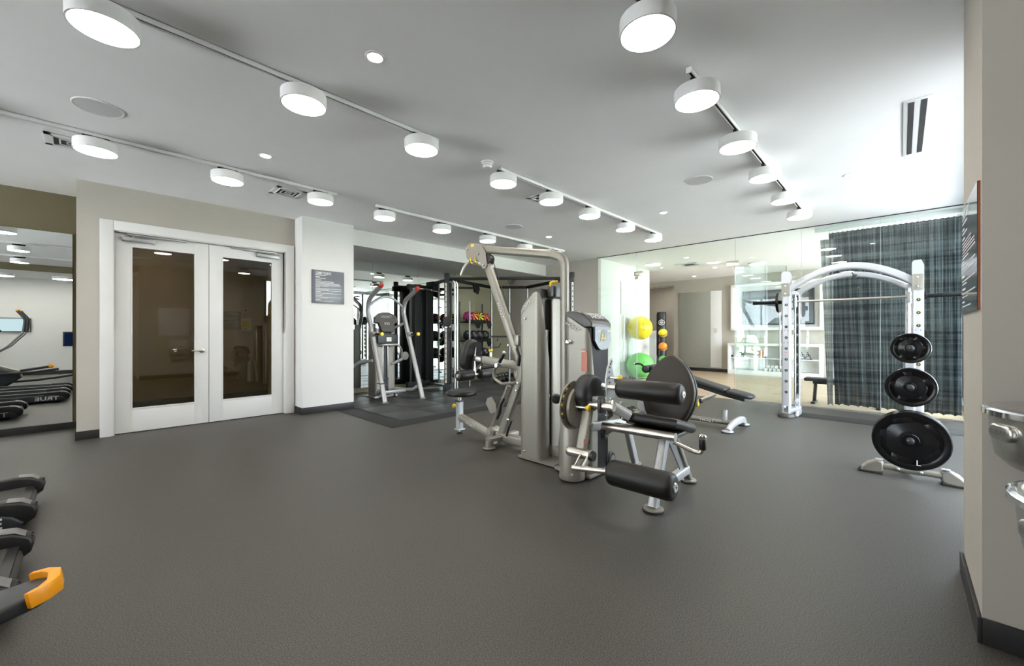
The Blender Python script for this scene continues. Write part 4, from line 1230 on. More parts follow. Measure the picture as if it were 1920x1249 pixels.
T = thing('weight_tree', 'silver weight tree with floor bar and pegs carrying three sizes of plates', 'weight rack', (4.85, YT, 0))
MB().rtube([(4.87, YT, 0.05), (4.87, YT, 1.20)], 0.068, 0.068, 0.012, up=(1, 0, 0)).build('mast', 'white_frame', T)
MB().cyl((4.79, 0.12, 0.063), (4.79, -0.24, 0.063), 0.026, 20).build('floor_bar', 'silver', T)
MB().cyl((4.79, 0.04, 0.063), (4.79, -0.14, 0.063), 0.029, 20).build('bar_sleeve', 'silver', T)
for y in (0.02, -0.12):
    bolt(T, (4.762, y, 0.063), (-1, 0, 0), 0.012)
MB().rtube([(4.80, YT, 0.075), (5.42, YT, 0.075)], 0.06, 0.06, 0.012, up=(0, 0, 1)).build('spine', 'silver', T)
for (x, y, e) in ((4.79, 0.185, V((0, 1, 0))), (4.79, -0.305, V((0, -1, 0))), (5.45, YT, V((1, 0, 0)))):
    g = V((-e.y, e.x, 0))
    o_ = V((x, y, 0))
    b = MB(); secs = []
    for t_, wd, zb, zt_ in ((-0.075, 0.05, 0.02, 0.098), (-0.03, 0.065, 0.0, 0.118), (0.03, 0.09, 0.0, 0.085), (0.075, 0.098, 0.0, 0.035)):
        secs.append([o_+e*t_+g*(-wd*0.62)+V((0, 0, zb)), o_+e*t_+g*(wd*0.62)+V((0, 0, zb)), o_+e*t_+g*(wd*0.5)+V((0, 0, zt_)), o_+e*t_-g*(wd*0.5)+V((0, 0, zt_))])
    vs = [p for s_ in secs for p in s_]
    fs = []
    for i in range(3):
        for q in range(4):
            fs.append((i*4+q, i*4+(q+1) % 4, (i+1)*4+(q+1) % 4, (i+1)*4+q))
    fs += [(3, 2, 1, 0), (12, 13, 14, 15)]
    b.add(vs, fs)
    sh = b.build('foot_casting', 'silver', T)
    bv = sh.modifiers.new('soft', 'BEVEL'); bv.width = 0.014; bv.segments = 3; bv.limit_method = 'ANGLE'
    MB().box(o_+e*0.01+V((0, 0, 0.008)), (0.16 if abs(e.x) > 0.5 else 0.13, 0.13 if abs(e.x) > 0.5 else 0.16, 0.016), bev=0.006).build('rubber_foot', 'rubber', T)
    MB().box(o_-e*0.045+V((0, 0, 0.118)), (0.05, 0.05, 0.004), bev=0.001).build('foot_badge', 'white_frame', T)
for z, xe in ((0.364, 4.485), (0.786, 4.505), (1.098, 4.515)):
    MB().cyl((4.90, YT, z), (xe, YT, z), 0.0245, 20, bev=0.005).build('peg', 'alu', T)
    MB().lathe((xe+0.003, YT, z), (-1, 0, 0), [(0.0235, 0), (0.022, 0.006), (0.013, 0.012), (0, 0.013)], 18).build('peg_end_cap', 'charcoal', T)

# ------------------------------------------------------------------ adjustable bench
XBn = 5.70
Bn = thing('adjustable_bench', 'black padded incline bench on a silver beam behind the leg machine', 'bench', (XBn, 2.0, 0))
MB().cyl((XBn, 1.52, 0.068), (XBn, 2.75, 0.068), 0.032, 20).build('floor_beam', 'silver', Bn)
face_logo(Bn, (XBn-0.033, 1.86, 0.07), (0, -1, 0), (-1, 0, 0), 0.055, front='ink_white')
MB().sweep(fillet([(5.42, 1.53, 0.02), (5.50, 1.51, 0.085), (5.62, 1.49, 0.11), (5.80, 1.48, 0.11), (5.92, 1.49, 0.085), (6.0, 1.50, 0.02)], 0.08), rrect(0.085, 0.055, 0.02), up=(0, 1, 0)).build('arched_foot', 'white_frame', Bn)
for x, y in ((5.415, 1.535), (6.005, 1.505)):
    foot_disc(Bn, x, y, 0.07, 'white_frame')
for y in (1.70,):
    MB().cyl((XBn, 1.655, 0.07), (XBn, 1.65, 0.225), 0.033, 20).build('short_post', 'white_frame', Bn)
    MB().cyl((XBn, 1.65, 0.2245), (XBn, 1.65, 0.232), 0.034, 20).build('post_rim', 'chrome', Bn)
def pad(root, p0, p1, width, th, name, rnd=0.03, taper=None):
    p0, p1 = V(p0), V(p1)
    ey_ = (p1-p0).normalized()
    ex_ = V((1, 0, 0))
    L = (p1-p0).length
    if taper:
        pol = [(-width/2, L/2), (-width/2, -L*0.1), (-width*0.42, -L*0.36), (-width*0.25, -L/2), (width*0.25, -L/2), (width*0.42, -L*0.36), (width/2, -L*0.1), (width/2, L/2)]
    else:
        pol = rrect(width, L, rnd, 4)
    return MB().prism(pol, (p0+p1)/2, ex_, ey_, th, bev=0.022, nb=4).build(name, 'vinyl_grey', root)
pad(Bn, (XBn, 1.325, 0.395), (XBn, 1.605, 0.448), 0.27, 0.055, 'seat_pad', taper=True)
pad(Bn, (XBn, 1.62, 0.452), (XBn, 2.60, 0.70), 0.27, 0.06, 'back_pad')
MB().rtube([(XBn, 1.42, 0.385), (XBn, 1.64, 0.425), (XBn, 2.45, 0.635)], 0.05, 0.06, 0.01, up=(1, 0, 0)).build('pad_rail', 'charcoal', Bn)
MB().rtube([(XBn, 1.76, 0.42), (XBn, 2.30, 0.12)], 0.05, 0.045, 0.01, up=(1, 0, 0)).build('adjust_strut', 'nickel', Bn)
MB().span((XBn-0.04, 1.93, 0.28), (XBn+0.04, 1.96, 0.34), bev=0.006).build('strut_collar', 'black', Bn)
knob(Bn, (XBn-0.03, 1.98, 0.285), (-1, 0, 0), 0.028, 0.04)
knob(Bn, (XBn-0.03, 2.42, 0.14), (-1, 0, 0), 0.024, 0.03)
MB().rtube([(XBn, 2.35, 0.07), (XBn, 2.55, 0.60)], 0.06, 0.05, 0.01, up=(1, 0, 0)).build('rear_post', 'silver', Bn)
MB().prism([(0.19*math.cos(2*PI*k/28)*1.15, 0.13*math.sin(2*PI*k/28)) for k in range(28)], (XBn-0.045, 2.62, 0.16), (0, -1, 0), (0, 0, 1), 0.01, bev=0.002, nb=1).build('side_plate', 'alu', Bn)
face_logo(Bn, (XBn-0.056, 2.62, 0.095), (0, -1, 0), (-1, 0, 0), 0.06, front='alu')
MB().prism(circ(0.05, 24), (XBn-0.0565, 2.60, 0.20), (0, -1, 0), (0, 0, 1), 0.001).build('plate_opening', 'cap_dark', Bn)
MB().cyl((XBn-0.17, 2.66, 0.70), (XBn+0.17, 2.66, 0.70), 0.055, 28, bev=0.02).build('leg_roller', 'vinyl_grey', Bn)
MB().tube([(XBn-0.05, 2.60, 0.62), (XBn-0.05, 2.72, 0.72), (XBn-0.05, 2.78, 0.765), (XBn-0.05, 2.87, 0.76)], 0.014, 12, fil=0.05).build('carry_handle', 'black', Bn)
MB().lathe((XBn-0.05, 2.865, 0.76), (0, 1, 0), [(0.015, 0), (0.016, 0.012), (0, 0.018)], 16).build('handle_end_cap', 'chrome', Bn)
MB().rtube([(5.45, 2.78, 0.05), (5.95, 2.78, 0.05)], 0.06, 0.06, 0.015, up=(0, 0, 1)).build('rear_foot', 'silver', Bn)
for x in (5.47, 5.93):
    foot_disc(Bn, x, 2.78, 0.045)
for x in (5.56, 5.66):
    MB().cyl((x, 2.88, 0.075), (x, 2.94, 0.075), 0.05, 20, bev=0.012).build('transport_wheel', 'rubber', Bn)
MB().cyl((5.55, 2.91, 0.075), (5.68, 2.91, 0.075), 0.014, 12).build('wheel_axle', 'steel', Bn)
MB().rtube([(XBn-0.09, 2.80, 0.075), (XBn-0.09, 2.91, 0.075)], 0.04, 0.03, 0.008, up=(0, 0, 1)).build('wheel_bracket', 'silver', Bn)

# ------------------------------------------------------------------ assisted chin and dip machine
C = thing('chin_dip_machine', 'silver assisted chin and dip machine with red grips in the alcove', 'exercise machine', (3.92, 6.9, 0))
XCl, XCr, XC = 3.55, 4.29, 3.92
for x, s in ((XCl, -1), (XCr, 1)):
    fy = 6.43 if s < 0 else 6.40
    MB().tube([(x, fy, 0.02), (x, 6.98, 1.42), (x, 7.06, 1.62), (x, 7.02, 1.84), (x, 6.60, 2.04)], 0.042, 16, fil=0.22, fn=8).build('bent_rail', 'light_silver', C)
    foot_disc(C, x, fy, 0.062)
    MB().lathe((x, 6.60, 2.04), (0, -0.9, 0.43), [(0.03, -0.02), (0.042, 0), (0.042, 0.05), (0.03, 0.07), (0, 0.07)], 20).build('grip_hub', 'red', C)
    for d in ((s*0.25, 0.9, 0.05), (s*0.9, -0.45, -0.12)):
        a = V((x, 6.56, 2.06)); d = V(d).normalized()
        MB().cyl(a, a+d*0.27, 0.013, 12).build('chin_bar', 'steel', C)
        MB().cyl(a+d*0.10, a+d*0.25, 0.019, 16, bev=0.003).build('foam_grip', 'black', C)
        MB().lathe(a+d*0.25, d, [(0.02, 0), (0.021, 0.015), (0.012, 0.024), (0, 0.024)], 14).build('grip_end_cap', 'chrome', C)
    yk = 6.83
    MB().cyl((x, yk, 1.20), (x, yk-0.28, 1.20), 0.013, 12).build('dip_bar', 'steel', C)
    MB().cyl((x, yk-0.06, 1.20), (x, yk-0.26, 1.20), 0.02, 16, bev=0.003).build('foam_grip', 'black', C)
    MB().lathe((x, yk-0.255, 1.20), (0, -1, 0), [(0.02, 0), (0.032, 0.012), (0.034, 0.04), (0.024, 0.05), (0, 0.05)], 20).build('yellow_grip_end', 'yellow', C)
    MB().lathe((x-0.05*1, yk+0.0, 1.20), (1, 0, 0), [(0.03, 0), (0.042, 0.01), (0.042, 0.09), (0.03, 0.10)], 20).build('clamp', 'light_silver', C)
    MB().span((x-0.05 if s < 0 else x-0.03, 6.50, 0.33), (x+0.06 if s < 0 else x+0.08, 6.64, 0.345), bev=0.004).build('foot_step', 'black', C)
    MB().cyl((x+0.035, 6.57, 0.20), (x+0.035, 6.57, 0.33), 0.03, 16).build('step_post', 'white_frame', C)
    MB().rtube([(x, 6.55, 0.22), (x, 6.72, 0.14), (XC+s*0.17, 7.05, 0.14)], 0.07, 0.06, 0.014, up=(0, 0, 1), fil=0.08).build('floor_beam', 'light_silver', C)
    MB().rtube([(XC+s*0.18, 7.18, 1.30), (x, 6.99, 1.42)], 0.05, 0.05, 0.02, up=(0, 0, 1)).build('upper_brace', 'light_silver', C)
MB().rtube([(XCl+0.1, 6.84, 0.13), (XCr-0.1, 6.84, 0.13)], 0.06, 0.06, 0.014, up=(0, 0, 1)).build('cross_beam', 'light_silver', C)
for x in (3.80, 4.06):
    MB().lathe((x, 7.0, 0), (0, 0, 1), [(0.04, 0), (0.04, 0.01), (0.02, 0.02), (0.012, 0.09)], 16).build('levelling_foot', 'rubber', C)
pts = [(XCl+0.02, 7.04, 1.70)]
for k in range(13):
    f = k/12
    pts.append((XCl+0.04+(XCr-XCl-0.08)*f, 7.05, 1.74+0.17*math.sin(PI*f)))
pts.append((XCr-0.02, 7.04, 1.70))
MB().sweep(pts, circ(0.022, 12)).build('top_arch', 'light_silver', C)
# weight tower
for s in (-1, 1):
    pl = plan_corner([(XC+s*0.06, 7.08), (XC+s*0.21, 7.08), (XC+s*0.23, 7.36), (XC+s*0.06, 7.38)], 0.05, 5, 0.03)
    zt = [interp([(7.05, 1.28), (7.15, 1.36), (7.38, 1.40)], y) - (0.35 if abs(x-XC) < 0.10 and y < 7.1 else 0.0) for x, y in pl]
    if s < 0:
        pl = pl[::-1]; zt = zt[::-1]
    shell(C, pl, zt, 0.02, 0.012)
MB().span((XC-0.19, 7.11, 0.03), (XC+0.19, 7.34, 1.30)).build('stack_housing', 'black', C)
for k in range(10):
    MB().span((XC-0.10, 7.085, 0.06+k*0.032), (XC+0.10, 7.108, 0.088+k*0.032), bev=0.003).build('weight_slab', 'charcoal', C)
for dx in (-0.05, 0.05):
    MB().cyl((XC+dx, 7.095, 0.05), (XC+dx, 7.095, 1.20), 0.010, 12).build('guide_rod', 'chrome', C)
con = [(-0.24, -0.04), (-0.16, -0.05), (-0.12, -0.22), (0.12, -0.22), (0.16, -0.05), (0.24, -0.04), (0.22, 0.07), (0.15, 0.13), (0.06, 0.155), (-0.06, 0.155), (-0.15, 0.13), (-0.22, 0.07)]
MB().prism(con, (XC, 7.045, 1.46), (1, 0, 0), (0, 0.25, 0.97), -0.07, bev=0.0).build('console', 'cap_dark', C)
text('logo_lettering', 'HOIST', 0.07, (XC, 7.064, 1.525), (1, 0, 0), (0, 0.25, 0.97), 'alu', C, ext=0.004, shear=0.28, sx=1.1)
MB().prism(circ(0.075, 24, 1.2, 0.9), (XC, 7.035, 1.40), (1, 0, 0), (0, 0.25, 0.97), 0.002).build('placard', 'placard', C)
for dx in (-0.04, 0.0, 0.04):
    MB().prism(rrect(0.012, 0.05, 0.004), (XC+dx, 7.030, 1.40), (1, 0, 0), (0, 0.25, 0.97), 0.001).build('figure_mark', 'pearl_text', C)
MB().span((XC-0.20, 7.0, 1.02), (XC+0.22, 7.07, 1.20), bev=0.01).build('knee_console', 'charcoal', C)
MB().span((XC-0.03, 6.99, 1.06), (XC+0.07, 6.999, 1.14)).build('instruction_decal', 'ink_white', C)
MB().prism(circ(0.022, 16), (XC+0.03, 6.989, 1.10), (1, 0, 0), (0, 0, 1), 0.0008).build('yellow_mark', 'yellow', C)
MB().tube([(XC-0.15, 7.05, 0.98), (XC-0.15, 6.92, 1.0), (XC+0.17, 6.92, 1.0), (XC+0.26, 6.95, 0.90), (XC+0.30, 7.0, 0.72)], 0.02, 12, fil=0.07).build('knee_bar', 'light_silver', C)
MB().prism(circ(0.08, 24, 0.8, 1.0), (XC+0.33, 6.93, 0.78), (0.8, -0.6, 0), (0, 0, 1), 0.03, bev=0.006).build('assist_pivot', 'light_silver', C)
MB().prism(circ(0.05, 24, 0.8, 1.0), (XC+0.33+0.02, 6.93+0.02, 0.78), (0.8, -0.6, 0), (0, 0, 1), -0.055).build('yellow_label', 'yellow', C)
MB().rtube([(XC+0.30, 6.98, 0.72), (XC+0.12, 7.08, 0.62)], 0.07, 0.05, 0.015, up=(0, 0, 1)).build('assist_arm', 'light_silver', C)
MB().rtube([(XCl+0.02, 6.93, 0.72), (XCl-0.12, 7.10, 0.70), (XCl-0.30, 7.32, 0.52)], 0.07, 0.05, 0.015, up=(0, 0, 1), fil=0.05).build('side_arm', 'light_silver', C)
MB().span((XC-0.24, 7.06, 0.0), (XC+0.24, 7.40, 0.03), bev=0.006).build('tower_base', 'light_silver', C)

# ------------------------------------------------------------------ training cage in the corner
K = thing('training_cage', 'black corner training cage with numbered posts and overhead beams', 'rack', (6.3, 6.6, 0))
P1, Q1, Q2, P2 = V((5.24, 6.92, 0)), V((6.98, 7.40, 0)), V((7.60, 6.75, 0)), V((6.95, 4.94, 0))
ZC = 2.40
def zz(p, z):
    return V((p.x, p.y, z))
def beam(a, b, z, h=0.07, w=0.06, name='top_beam', m='black_steel'):
    MB().rtube([zz(a, z), zz(b, z)], h, w, 0.008, up=(0, 0, 1)).build(name, m, K)
beam(P1, P2, 2.36, 0.055, 0.06)
beam(P1, Q1, 2.36, 0.10, 0.06); beam(Q1, Q2, 2.36, 0.10, 0.06); beam(Q2, P2, 2.36, 0.10, 0.06)
dv = (P2-P1).normalized()
nv = V((-dv.y, dv.x, 0))
if nv.dot(V((-1, -1, 0))) < 0:
    nv = -nv
def numbered_post(p, mirror=1):
    th = math.atan2(dv.y, dv.x)
    R = Matrix.Rotation(th, 3, 'Z')
    MB().box(zz(p, ZC/2), (0.085, 0.085, ZC), R=R, bev=0.008).build('main_post', 'charcoal', K)
    MB().box(zz(p, ZC+0.02)+nv*0.0, (0.11, 0.11, 0.12), R=R, bev=0.02).build('post_head', 'black', K)
    MB().box(zz(p, 1.22)+nv*0.046-dv*0.012*mirror, (0.04, 0.006, 2.1), R=R).build('number_strip', 'pearl_text', K)
    for k in range(19):
        z = 0.25+k*0.108
        MB().box(zz(p, z)+nv*0.050-dv*0.012*mirror, (0.016, 0.003, 0.03), R=R).build('number_mark', 'ink_black', K)
    MB().box(zz(p, 1.46)+nv*0.02, (0.14, 0.13, 0.19), R=R, bev=0.02).build('sliding_carriage', 'black', K)
    MB().lathe(zz(p, 1.335)+nv*0.07, nv, [(0.02, 0), (0.022, 0.01), (0.012, 0.024), (0, 0.026)], 16).build('carriage_pin', 'chrome', K)
    for s in (-1, 1):
        q = zz(p, 1.37)+nv*0.06+dv*(0.085*s)
        ring = [q+dv*(0.012*math.cos(a))+V((0, 0, 0.03*math.sin(a))) for a in [2*PI*i/14 for i in range(14)]]
        MB().tube(ring, 0.004, 6, closed=True).build('carabiner', 'chrome', K)
        MB().tube([q-V((0, 0, 0.03)), q+nv*0.04-dv*0.03*s-V((0, 0, 0.22)), q+nv*0.03+dv*0.03*s-V((0, 0, 0.36))], 0.010, 8, fil=0.04).build('strap', 'black', K)
    MB().box(zz(p, 0.07), (0.15, 0.15, 0.14), R=R, bev=0.02).build('post_foot', 'charcoal', K)
    MB().box(zz(p, 0.008)-dv*0.05, (0.26, 0.12, 0.016), R=R, bev=0.006).build('floor_plate', 'charcoal', K)
numbered_post(P1); numbered_post(P2, -1)
for q, r in ((P1+V((0.17, -0.05, 0)), 0.022), (P1+V((0.29, 0.02, 0)), 0.022)):
    MB().tube([zz(q, 0.02), zz(q, 2.28), zz(q, 2.33)+V((-0.05, 0, 0))], r, 14, fil=0.05).build('chrome_upright', 'steel', K)
for q in (Q1, Q2, Q1+(Q2-Q1)*0.5):
    MB().cyl(zz(q, 0.0), zz(q, 2.34), 0.03, 16).build('rear_upright', 'alu', K)
m_ = P1+(P2-P1)*0.52
MB().rtube([zz(m_, 2.34)-dv*0.08, zz(m_, 2.27), zz(m_, 2.34)+dv*0.08], 0.02, 0.03, 0.004, up=(0, 0, 1), fil=0.03).build('ring_bracket', 'black', K)
MB().rtube([zz(m_, 2.27)-dv*0.07, zz(m_, 2.27)+dv*0.07], 0.02, 0.03, 0.004, up=(0, 0, 1)).build('ring_bracket', 'black', K)
# bag arm and beam brace
MB().rtube([P1+V((0.25, 0.03, 2.20)), P1+V((0.95, 0.22, 2.26))], 0.05, 0.05, 0.01, up=(0, 0, 1)).build('brace_arm', 'black_steel', K)
MB().prism([(-0.12, 0.10), (0.10, 0.12), (0.14, 0.0), (0.08, -0.12), (-0.06, -0.08)], P1+V((1.0, 0.25, 2.25)), (1, 0.3, 0), (0, 0, 1), 0.05, bev=0.01).build('corner_gusset', 'black_steel', K)
# stack columns and frame on the mirror side
for xa, xb in ((4.91, 5.08), (5.19, 5.40)):
    MB().span((xa, 7.62, 0.10), (xb, 7.80, 2.24), bev=0.02).build('stack_column', 'black_steel', K)
MB().span((4.74, 7.60, 2.16), (5.52, 7.68, 2.27), bev=0.008).build('column_head', 'black_steel', K)
MB().span((5.26, 7.45, 2.16), (5.44, 7.72, 2.36), bev=0.01).build('pulley_box', 'black_steel', K)
MB().rtube([(5.36, 7.55, 2.33), zz(P1, 2.33)], 0.08, 0.06, 0.008, up=(0, 0, 1)).build('side_beam', 'black_steel', K)
MB().span((4.72, 7.58, 0.06), (5.56, 7.68, 0.17), bev=0.01).build('column_foot_beam', 'black_steel', K)
MB().span((4.74, 7.55, 0.0), (4.95, 7.72, 0.06), bev=0.01).build('column_foot', 'black', K)
MB().cyl((4.80, 7.62, 0.15), (4.80, 7.62, 2.2), 0.022, 14).build('chrome_upright', 'charcoal', K)
for (x, y, m2, r) in ((5.42, 7.45, 'alu', 0.02), (5.50, 7.3, 'charcoal', 0.03), (5.36, 7.15, 'alu', 0.018), (5.44, 7.05, 'charcoal', 0.03)):
    MB().cyl((x, y, 0.04), (x, y, 2.30), r, 14).build('side_upright', m2, K)
for k in range(6):
    MB().cyl((5.42, 7.45, 0.35+k*0.36), (5.42, 7.36, 0.35+k*0.36), 0.014, 10).build('step_peg', 'black', K)
MB().rtube([(5.30, 7.62, 0.10), zz(P1, 0.10)], 0.05, 0.05, 0.01, up=(0, 0, 1)).build('floor_beam', 'alu', K)
MB().rtube([(6.98, 7.40, 1.13), (7.60, 6.75, 1.13)], 0.11, 0.04, 0.01, up=(0, 0, 1)).build('tool_rail', 'charcoal', K)
MB().rtube([(7.60, 6.75, 1.13), (7.15, 5.5, 1.13)], 0.11, 0.04, 0.01, up=(0, 0, 1)).build('tool_rail', 'charcoal', K)
for t_ in (0.18, 0.55, 0.85):
    q = Q1+(Q2-Q1)*t_
    MB().tube([zz(q, 1.10), zz(q, 1.02)+V((-0.06, -0.05, 0)), zz(q, 1.02)+V((-0.12, -0.10, 0)), zz(q, 1.07)+V((-0.13, -0.11, 0))], 0.008, 8, fil=0.02).build('tool_hook', 'black', K)
MB().tube([zz(Q1, 0.86)+V((0, 0, 0)), zz(Q1, 0.86)+V((0.14, -0.12, 0)), zz(Q1, 0.96)+V((0.18, -0.16, 0))], 0.012, 10, fil=0.03).build('bar_hook', 'charcoal', K)
# ball rack
Rk = thing('medicine_ball_rack', 'black three tier shelf rack of medicine balls inside the training cage', 'rack', (6.48, 7.30, 0))
e_ = (Q1-P1).normalized(); f_ = V((-e_.y, e_.x, 0))
O_ = V((6.05, 7.144, 0))
LR = 0.98
for a in (0.0, LR):
    MB().cyl(O_+e_*a+f_*0.0, O_+e_*a+V((0, 0, 1.95)), 0.02, 14).build('rack_upright', 'alu', Rk)
    MB().cyl(O_+e_*a+f_*0.28, O_+e_*a+f_*0.28+V((0, 0, 1.95)), 0.02, 14).build('rack_upright', 'charcoal', Rk)
R_ = Matrix.Rotation(math.atan2(e_.y, e_.x), 3, 'Z')
shelf_z = (1.47, 1.03, 0.60)
for z in shelf_z:
    MB().box(O_+e_*(LR/2)+f_*0.14+V((0, 0, z)), (LR, 0.30, 0.03), R=R_, bev=0.006).build('shelf_tray', 'black_steel', Rk)
    MB().box(O_+e_*(LR/2)+f_*(-0.005)+V((0, 0, z+0.03)), (LR, 0.012, 0.05), R=R_, bev=0.003).build('shelf_lip', 'black_steel', Rk)
    for a in (0.35, LR-0.12):
        pol = [(-0.12, 0.0), (0.12, 0.0), (0.10, -0.06), (0.03, -0.13), (-0.05, -0.13), (-0.10, -0.06)]
        MB().prism(pol, O_+e_*a+f_*0.0+V((0, 0, z-0.012)), e_, (0, 0, 1), 0.02, bev=0.004).build('shelf_bracket', 'black_steel', Rk)

def ball_mat(name, base, stripe, n):
    m = bpy.data.materials.new(name)
    m.use_nodes = True
    nt = m.node_tree
    b = nt.nodes['Principled BSDF']
    b.inputs['Roughness'].default_value = 0.5
    tc = nt.nodes.new('ShaderNodeTexCoord')
    gr = nt.nodes.new('ShaderNodeTexGradient'); gr.gradient_type = 'RADIAL'
    nt.links.new(tc.outputs['Object'], gr.inputs[0])
    mu = nt.nodes.new('ShaderNodeMath'); mu.operation = 'MULTIPLY'; mu.inputs[1].default_value = n
    nt.links.new(gr.outputs[1], mu.inputs[0])
    fr = nt.nodes.new('ShaderNodeMath'); fr.operation = 'FRACT'
    nt.links.new(mu.outputs[0], fr.inputs[0])
    gt = nt.nodes.new('ShaderNodeMath'); gt.operation = 'GREATER_THAN'; gt.inputs[1].default_value = 0.5
    nt.links.new(fr.outputs[0], gt.inputs[0])
    mx = nt.nodes.new('ShaderNodeMix'); mx.data_type = 'RGBA'
    mx.inputs[6].default_value = (*base, 1); mx.inputs[7].default_value = (*stripe, 1)
    nt.links.new(gt.outputs[0], mx.inputs[0])
    nt.links.new(mx.outputs[2], b.inputs['Base Color'])
    return m
BK = (0.015, 0.015, 0.015)
balls = [((0.75, 0.06, 0.30), 'magenta'), ((0.90, 0.22, 0.02), 'orange'), ((0.80, 0.72, 0.02), 'yellow'), ((0.85, 0.07, 0.03), 'red')]
gm = None
for i, (colr, nm) in enumerate(balls):
    r = 0.118
    p = O_+e_*(0.11+0.25*i)+f_*0.12+V((0, 0, shelf_z[0]+0.016+r))
    mm = ball_mat('%s_and_black_ball_rubber' % nm, colr, BK, 8)
    o = MB().sphere((0, 0, 0), r, 28).build('medicine_ball', mm)
    o.location = p
    # pole of the stripes towards the viewer
    o.rotation_euler = V((-0.75, -0.66, 0.15 + 0.3*(i % 2))).to_track_quat('Z', 'Y').to_euler()
    tag(o, '%s and black striped medicine ball on the top rack shelf' % nm, 'ball', 'striped medicine balls')
for j in range(2):
    for i in range(4):
        r = 0.118
        p = O_+e_*(0.11+0.25*i)+f_*0.13+V((0, 0, shelf_z[1+j]+0.016))
        nmz = ['second', 'third'][j]
        wh = ['first', 'second', 'third', 'fourth'][i]
        o = thing('slam_ball', 'black medicine ball, %s from the left on the %s rack shelf' % (wh, nmz), 'ball', p, 'black medicine balls')
        MB().sphere(p+V((0, 0, r)), r, 24).build('ball_body', 'vinyl_grey', o)
        q = p+V((0, 0, r))+V((-0.5, -0.7, 0.5)).normalized()*(r+0.001)
        MB().lathe(q, V((-0.5, -0.7, 0.5)), [(0.03, -0.005), (0.03, 0.001), (0.0, 0.002)], 16).build('ball_badge', 'alu', o)
for i in range(4):
    q = O_+e_*(0.80+0.17*i)+f_*(-0.24)
    q.z = 0.006
    o = thing('kettlebell', 'black kettlebell on the floor beside the rack, %s from the left' % ORD[i], 'kettlebell', q, 'kettlebells on the alcove floor')
    MB().sphere(q+V((0, 0, 0.075)), 0.075, 20).build('bell', 'black', o)
    MB().tube([q+V((-0.045, 0, 0.12)), q+V((-0.055, 0, 0.19)), q+V((0, 0, 0.215)), q+V((0.055, 0, 0.19)), q+V((0.045, 0, 0.12))], 0.014, 10, fil=0.03).build('handle', 'black', o)

# ------------------------------------------------------------------ studio behind the glass
XF = 13.7
struct('wall_studio_left', MB().span((XG+0.12, 5.10, 0), (10.9, 5.25, H_CEIL)), 'white_wall', smooth=0)
struct('wall_studio_return', MB().span((10.78, 5.25, 0), (10.9, 7.5, H_CEIL)), 'wall', smooth=0)
struct('wall_studio_recess', MB().span((10.78, 7.5, 0), (16.2, 7.62, H_CEIL)), 'wall', smooth=0)
w = MB()
w.span((XF, -0.7, 0), (XF+0.15, 5.55, H_CEIL)); w.span((XF, 6.75, 0), (XF+0.15, 7.5, H_CEIL)); w.span((XF, 5.55, 2.82), (XF+0.15, 6.75, H_CEIL))
struct('wall_studio_far', w, 'wall', smooth=0)
struct('wall_studio_back', MB().span((15.4, -0.8, 0), (15.55, 7.5, H_CEIL)), 'wall', smooth=0)
bb('baseboard_studio_far', (XF-0.015, 3.78, 0), (XF, 5.55, 0.10))
bb('baseboard_studio_left', (XG+0.13, 5.085, 0), (10.9, 5.10, 0.10))
tm = MB().span((XF-0.019, 4.05, 0.13), (XF-0.001, 4.375, 2.55), bev=0.002).build('white_panel', 'white')
wp = MB().span((XF-0.021, 4.38, 0.13), (XF-0.001, 5.38, 2.55), bev=0.003).build('sliding_panel', mat('sage_grey_panel', (0.30, 0.30, 0.26), 0.6, noise=0.02))
tag(recenter(wp), 'flat sage grey wall panel beside the narrow white panel on the far studio wall', 'wall panel')
tag(recenter(tm), 'narrow tall white panel beside the sage grey one on the far studio wall', 'wall panel')

# shelving with niche and screen above
U = thing('shelving_unit', 'low white open shelving unit with six bays along the far studio wall', 'shelf', (13.48, 2.64, 0))
y0, y1, xs0, xs1, zt_ = 1.50, 3.76, 13.26, 13.68, 0.92
MB().span((xs0, y0, zt_-0.07), (xs1, y1, zt_), bev=0.004).build('top_board', 'white', U)
MB().span((xs0, y0, 0.0), (xs1, y1, 0.14), bev=0.004).build('plinth', 'white', U)
MB().span((xs1-0.02, y0, 0.14), (xs1, y1, zt_-0.07)).build('back_panel', 'white', U)
ys = [y0, y0+0.76, y0+1.51, y1-0.06]
for y in ys:
    MB().span((xs0, y, 0.14), (xs1-0.02, y+0.06, zt_-0.07), bev=0.002).build('divider', 'white', U)
for i in range(3):
    MB().span((xs0+0.01, ys[i]+0.06, 0.48), (xs1-0.02, ys[i+1], 0.505), bev=0.002).build('shelf_board', 'white', U)
N = thing('screen_niche', 'white framed wall niche around the dark screen above the shelving', 'wall niche', (13.6, 2.64, 1.35))
for a, b in (((13.56, 1.50, 1.30), (13.69, 3.76, 1.38)), ((13.56, 1.50, 2.60), (13.69, 3.76, 2.68)), ((13.56, 1.50, 1.38), (13.69, 1.58, 2.60)), ((13.56, 3.68, 1.38), (13.69, 3.76, 2.60))):
    MB().span(a, b, bev=0.003).build('niche_frame', 'white', N)
MB().span((13.685, 1.58, 1.38), (13.699, 3.68, 2.60)).build('niche_back', 'white_wall', N)
tv = thing('wall_screen', 'large dark flat screen in the niche above the white shelving', 'television', (13.62, 2.55, 1.46))
MB().span((13.61, 1.70, 1.46), (13.66, 3.45, 2.46), bev=0.008).build('screen_case', 'black', tv)
MB().span((13.606, 1.72, 1.49), (13.61, 3.43, 2.44)).build('screen_face', 'tv', tv)
MB().span((13.66, 2.3, 1.8), (13.684, 2.8, 2.1)).build('wall_bracket', 'charcoal', tv)
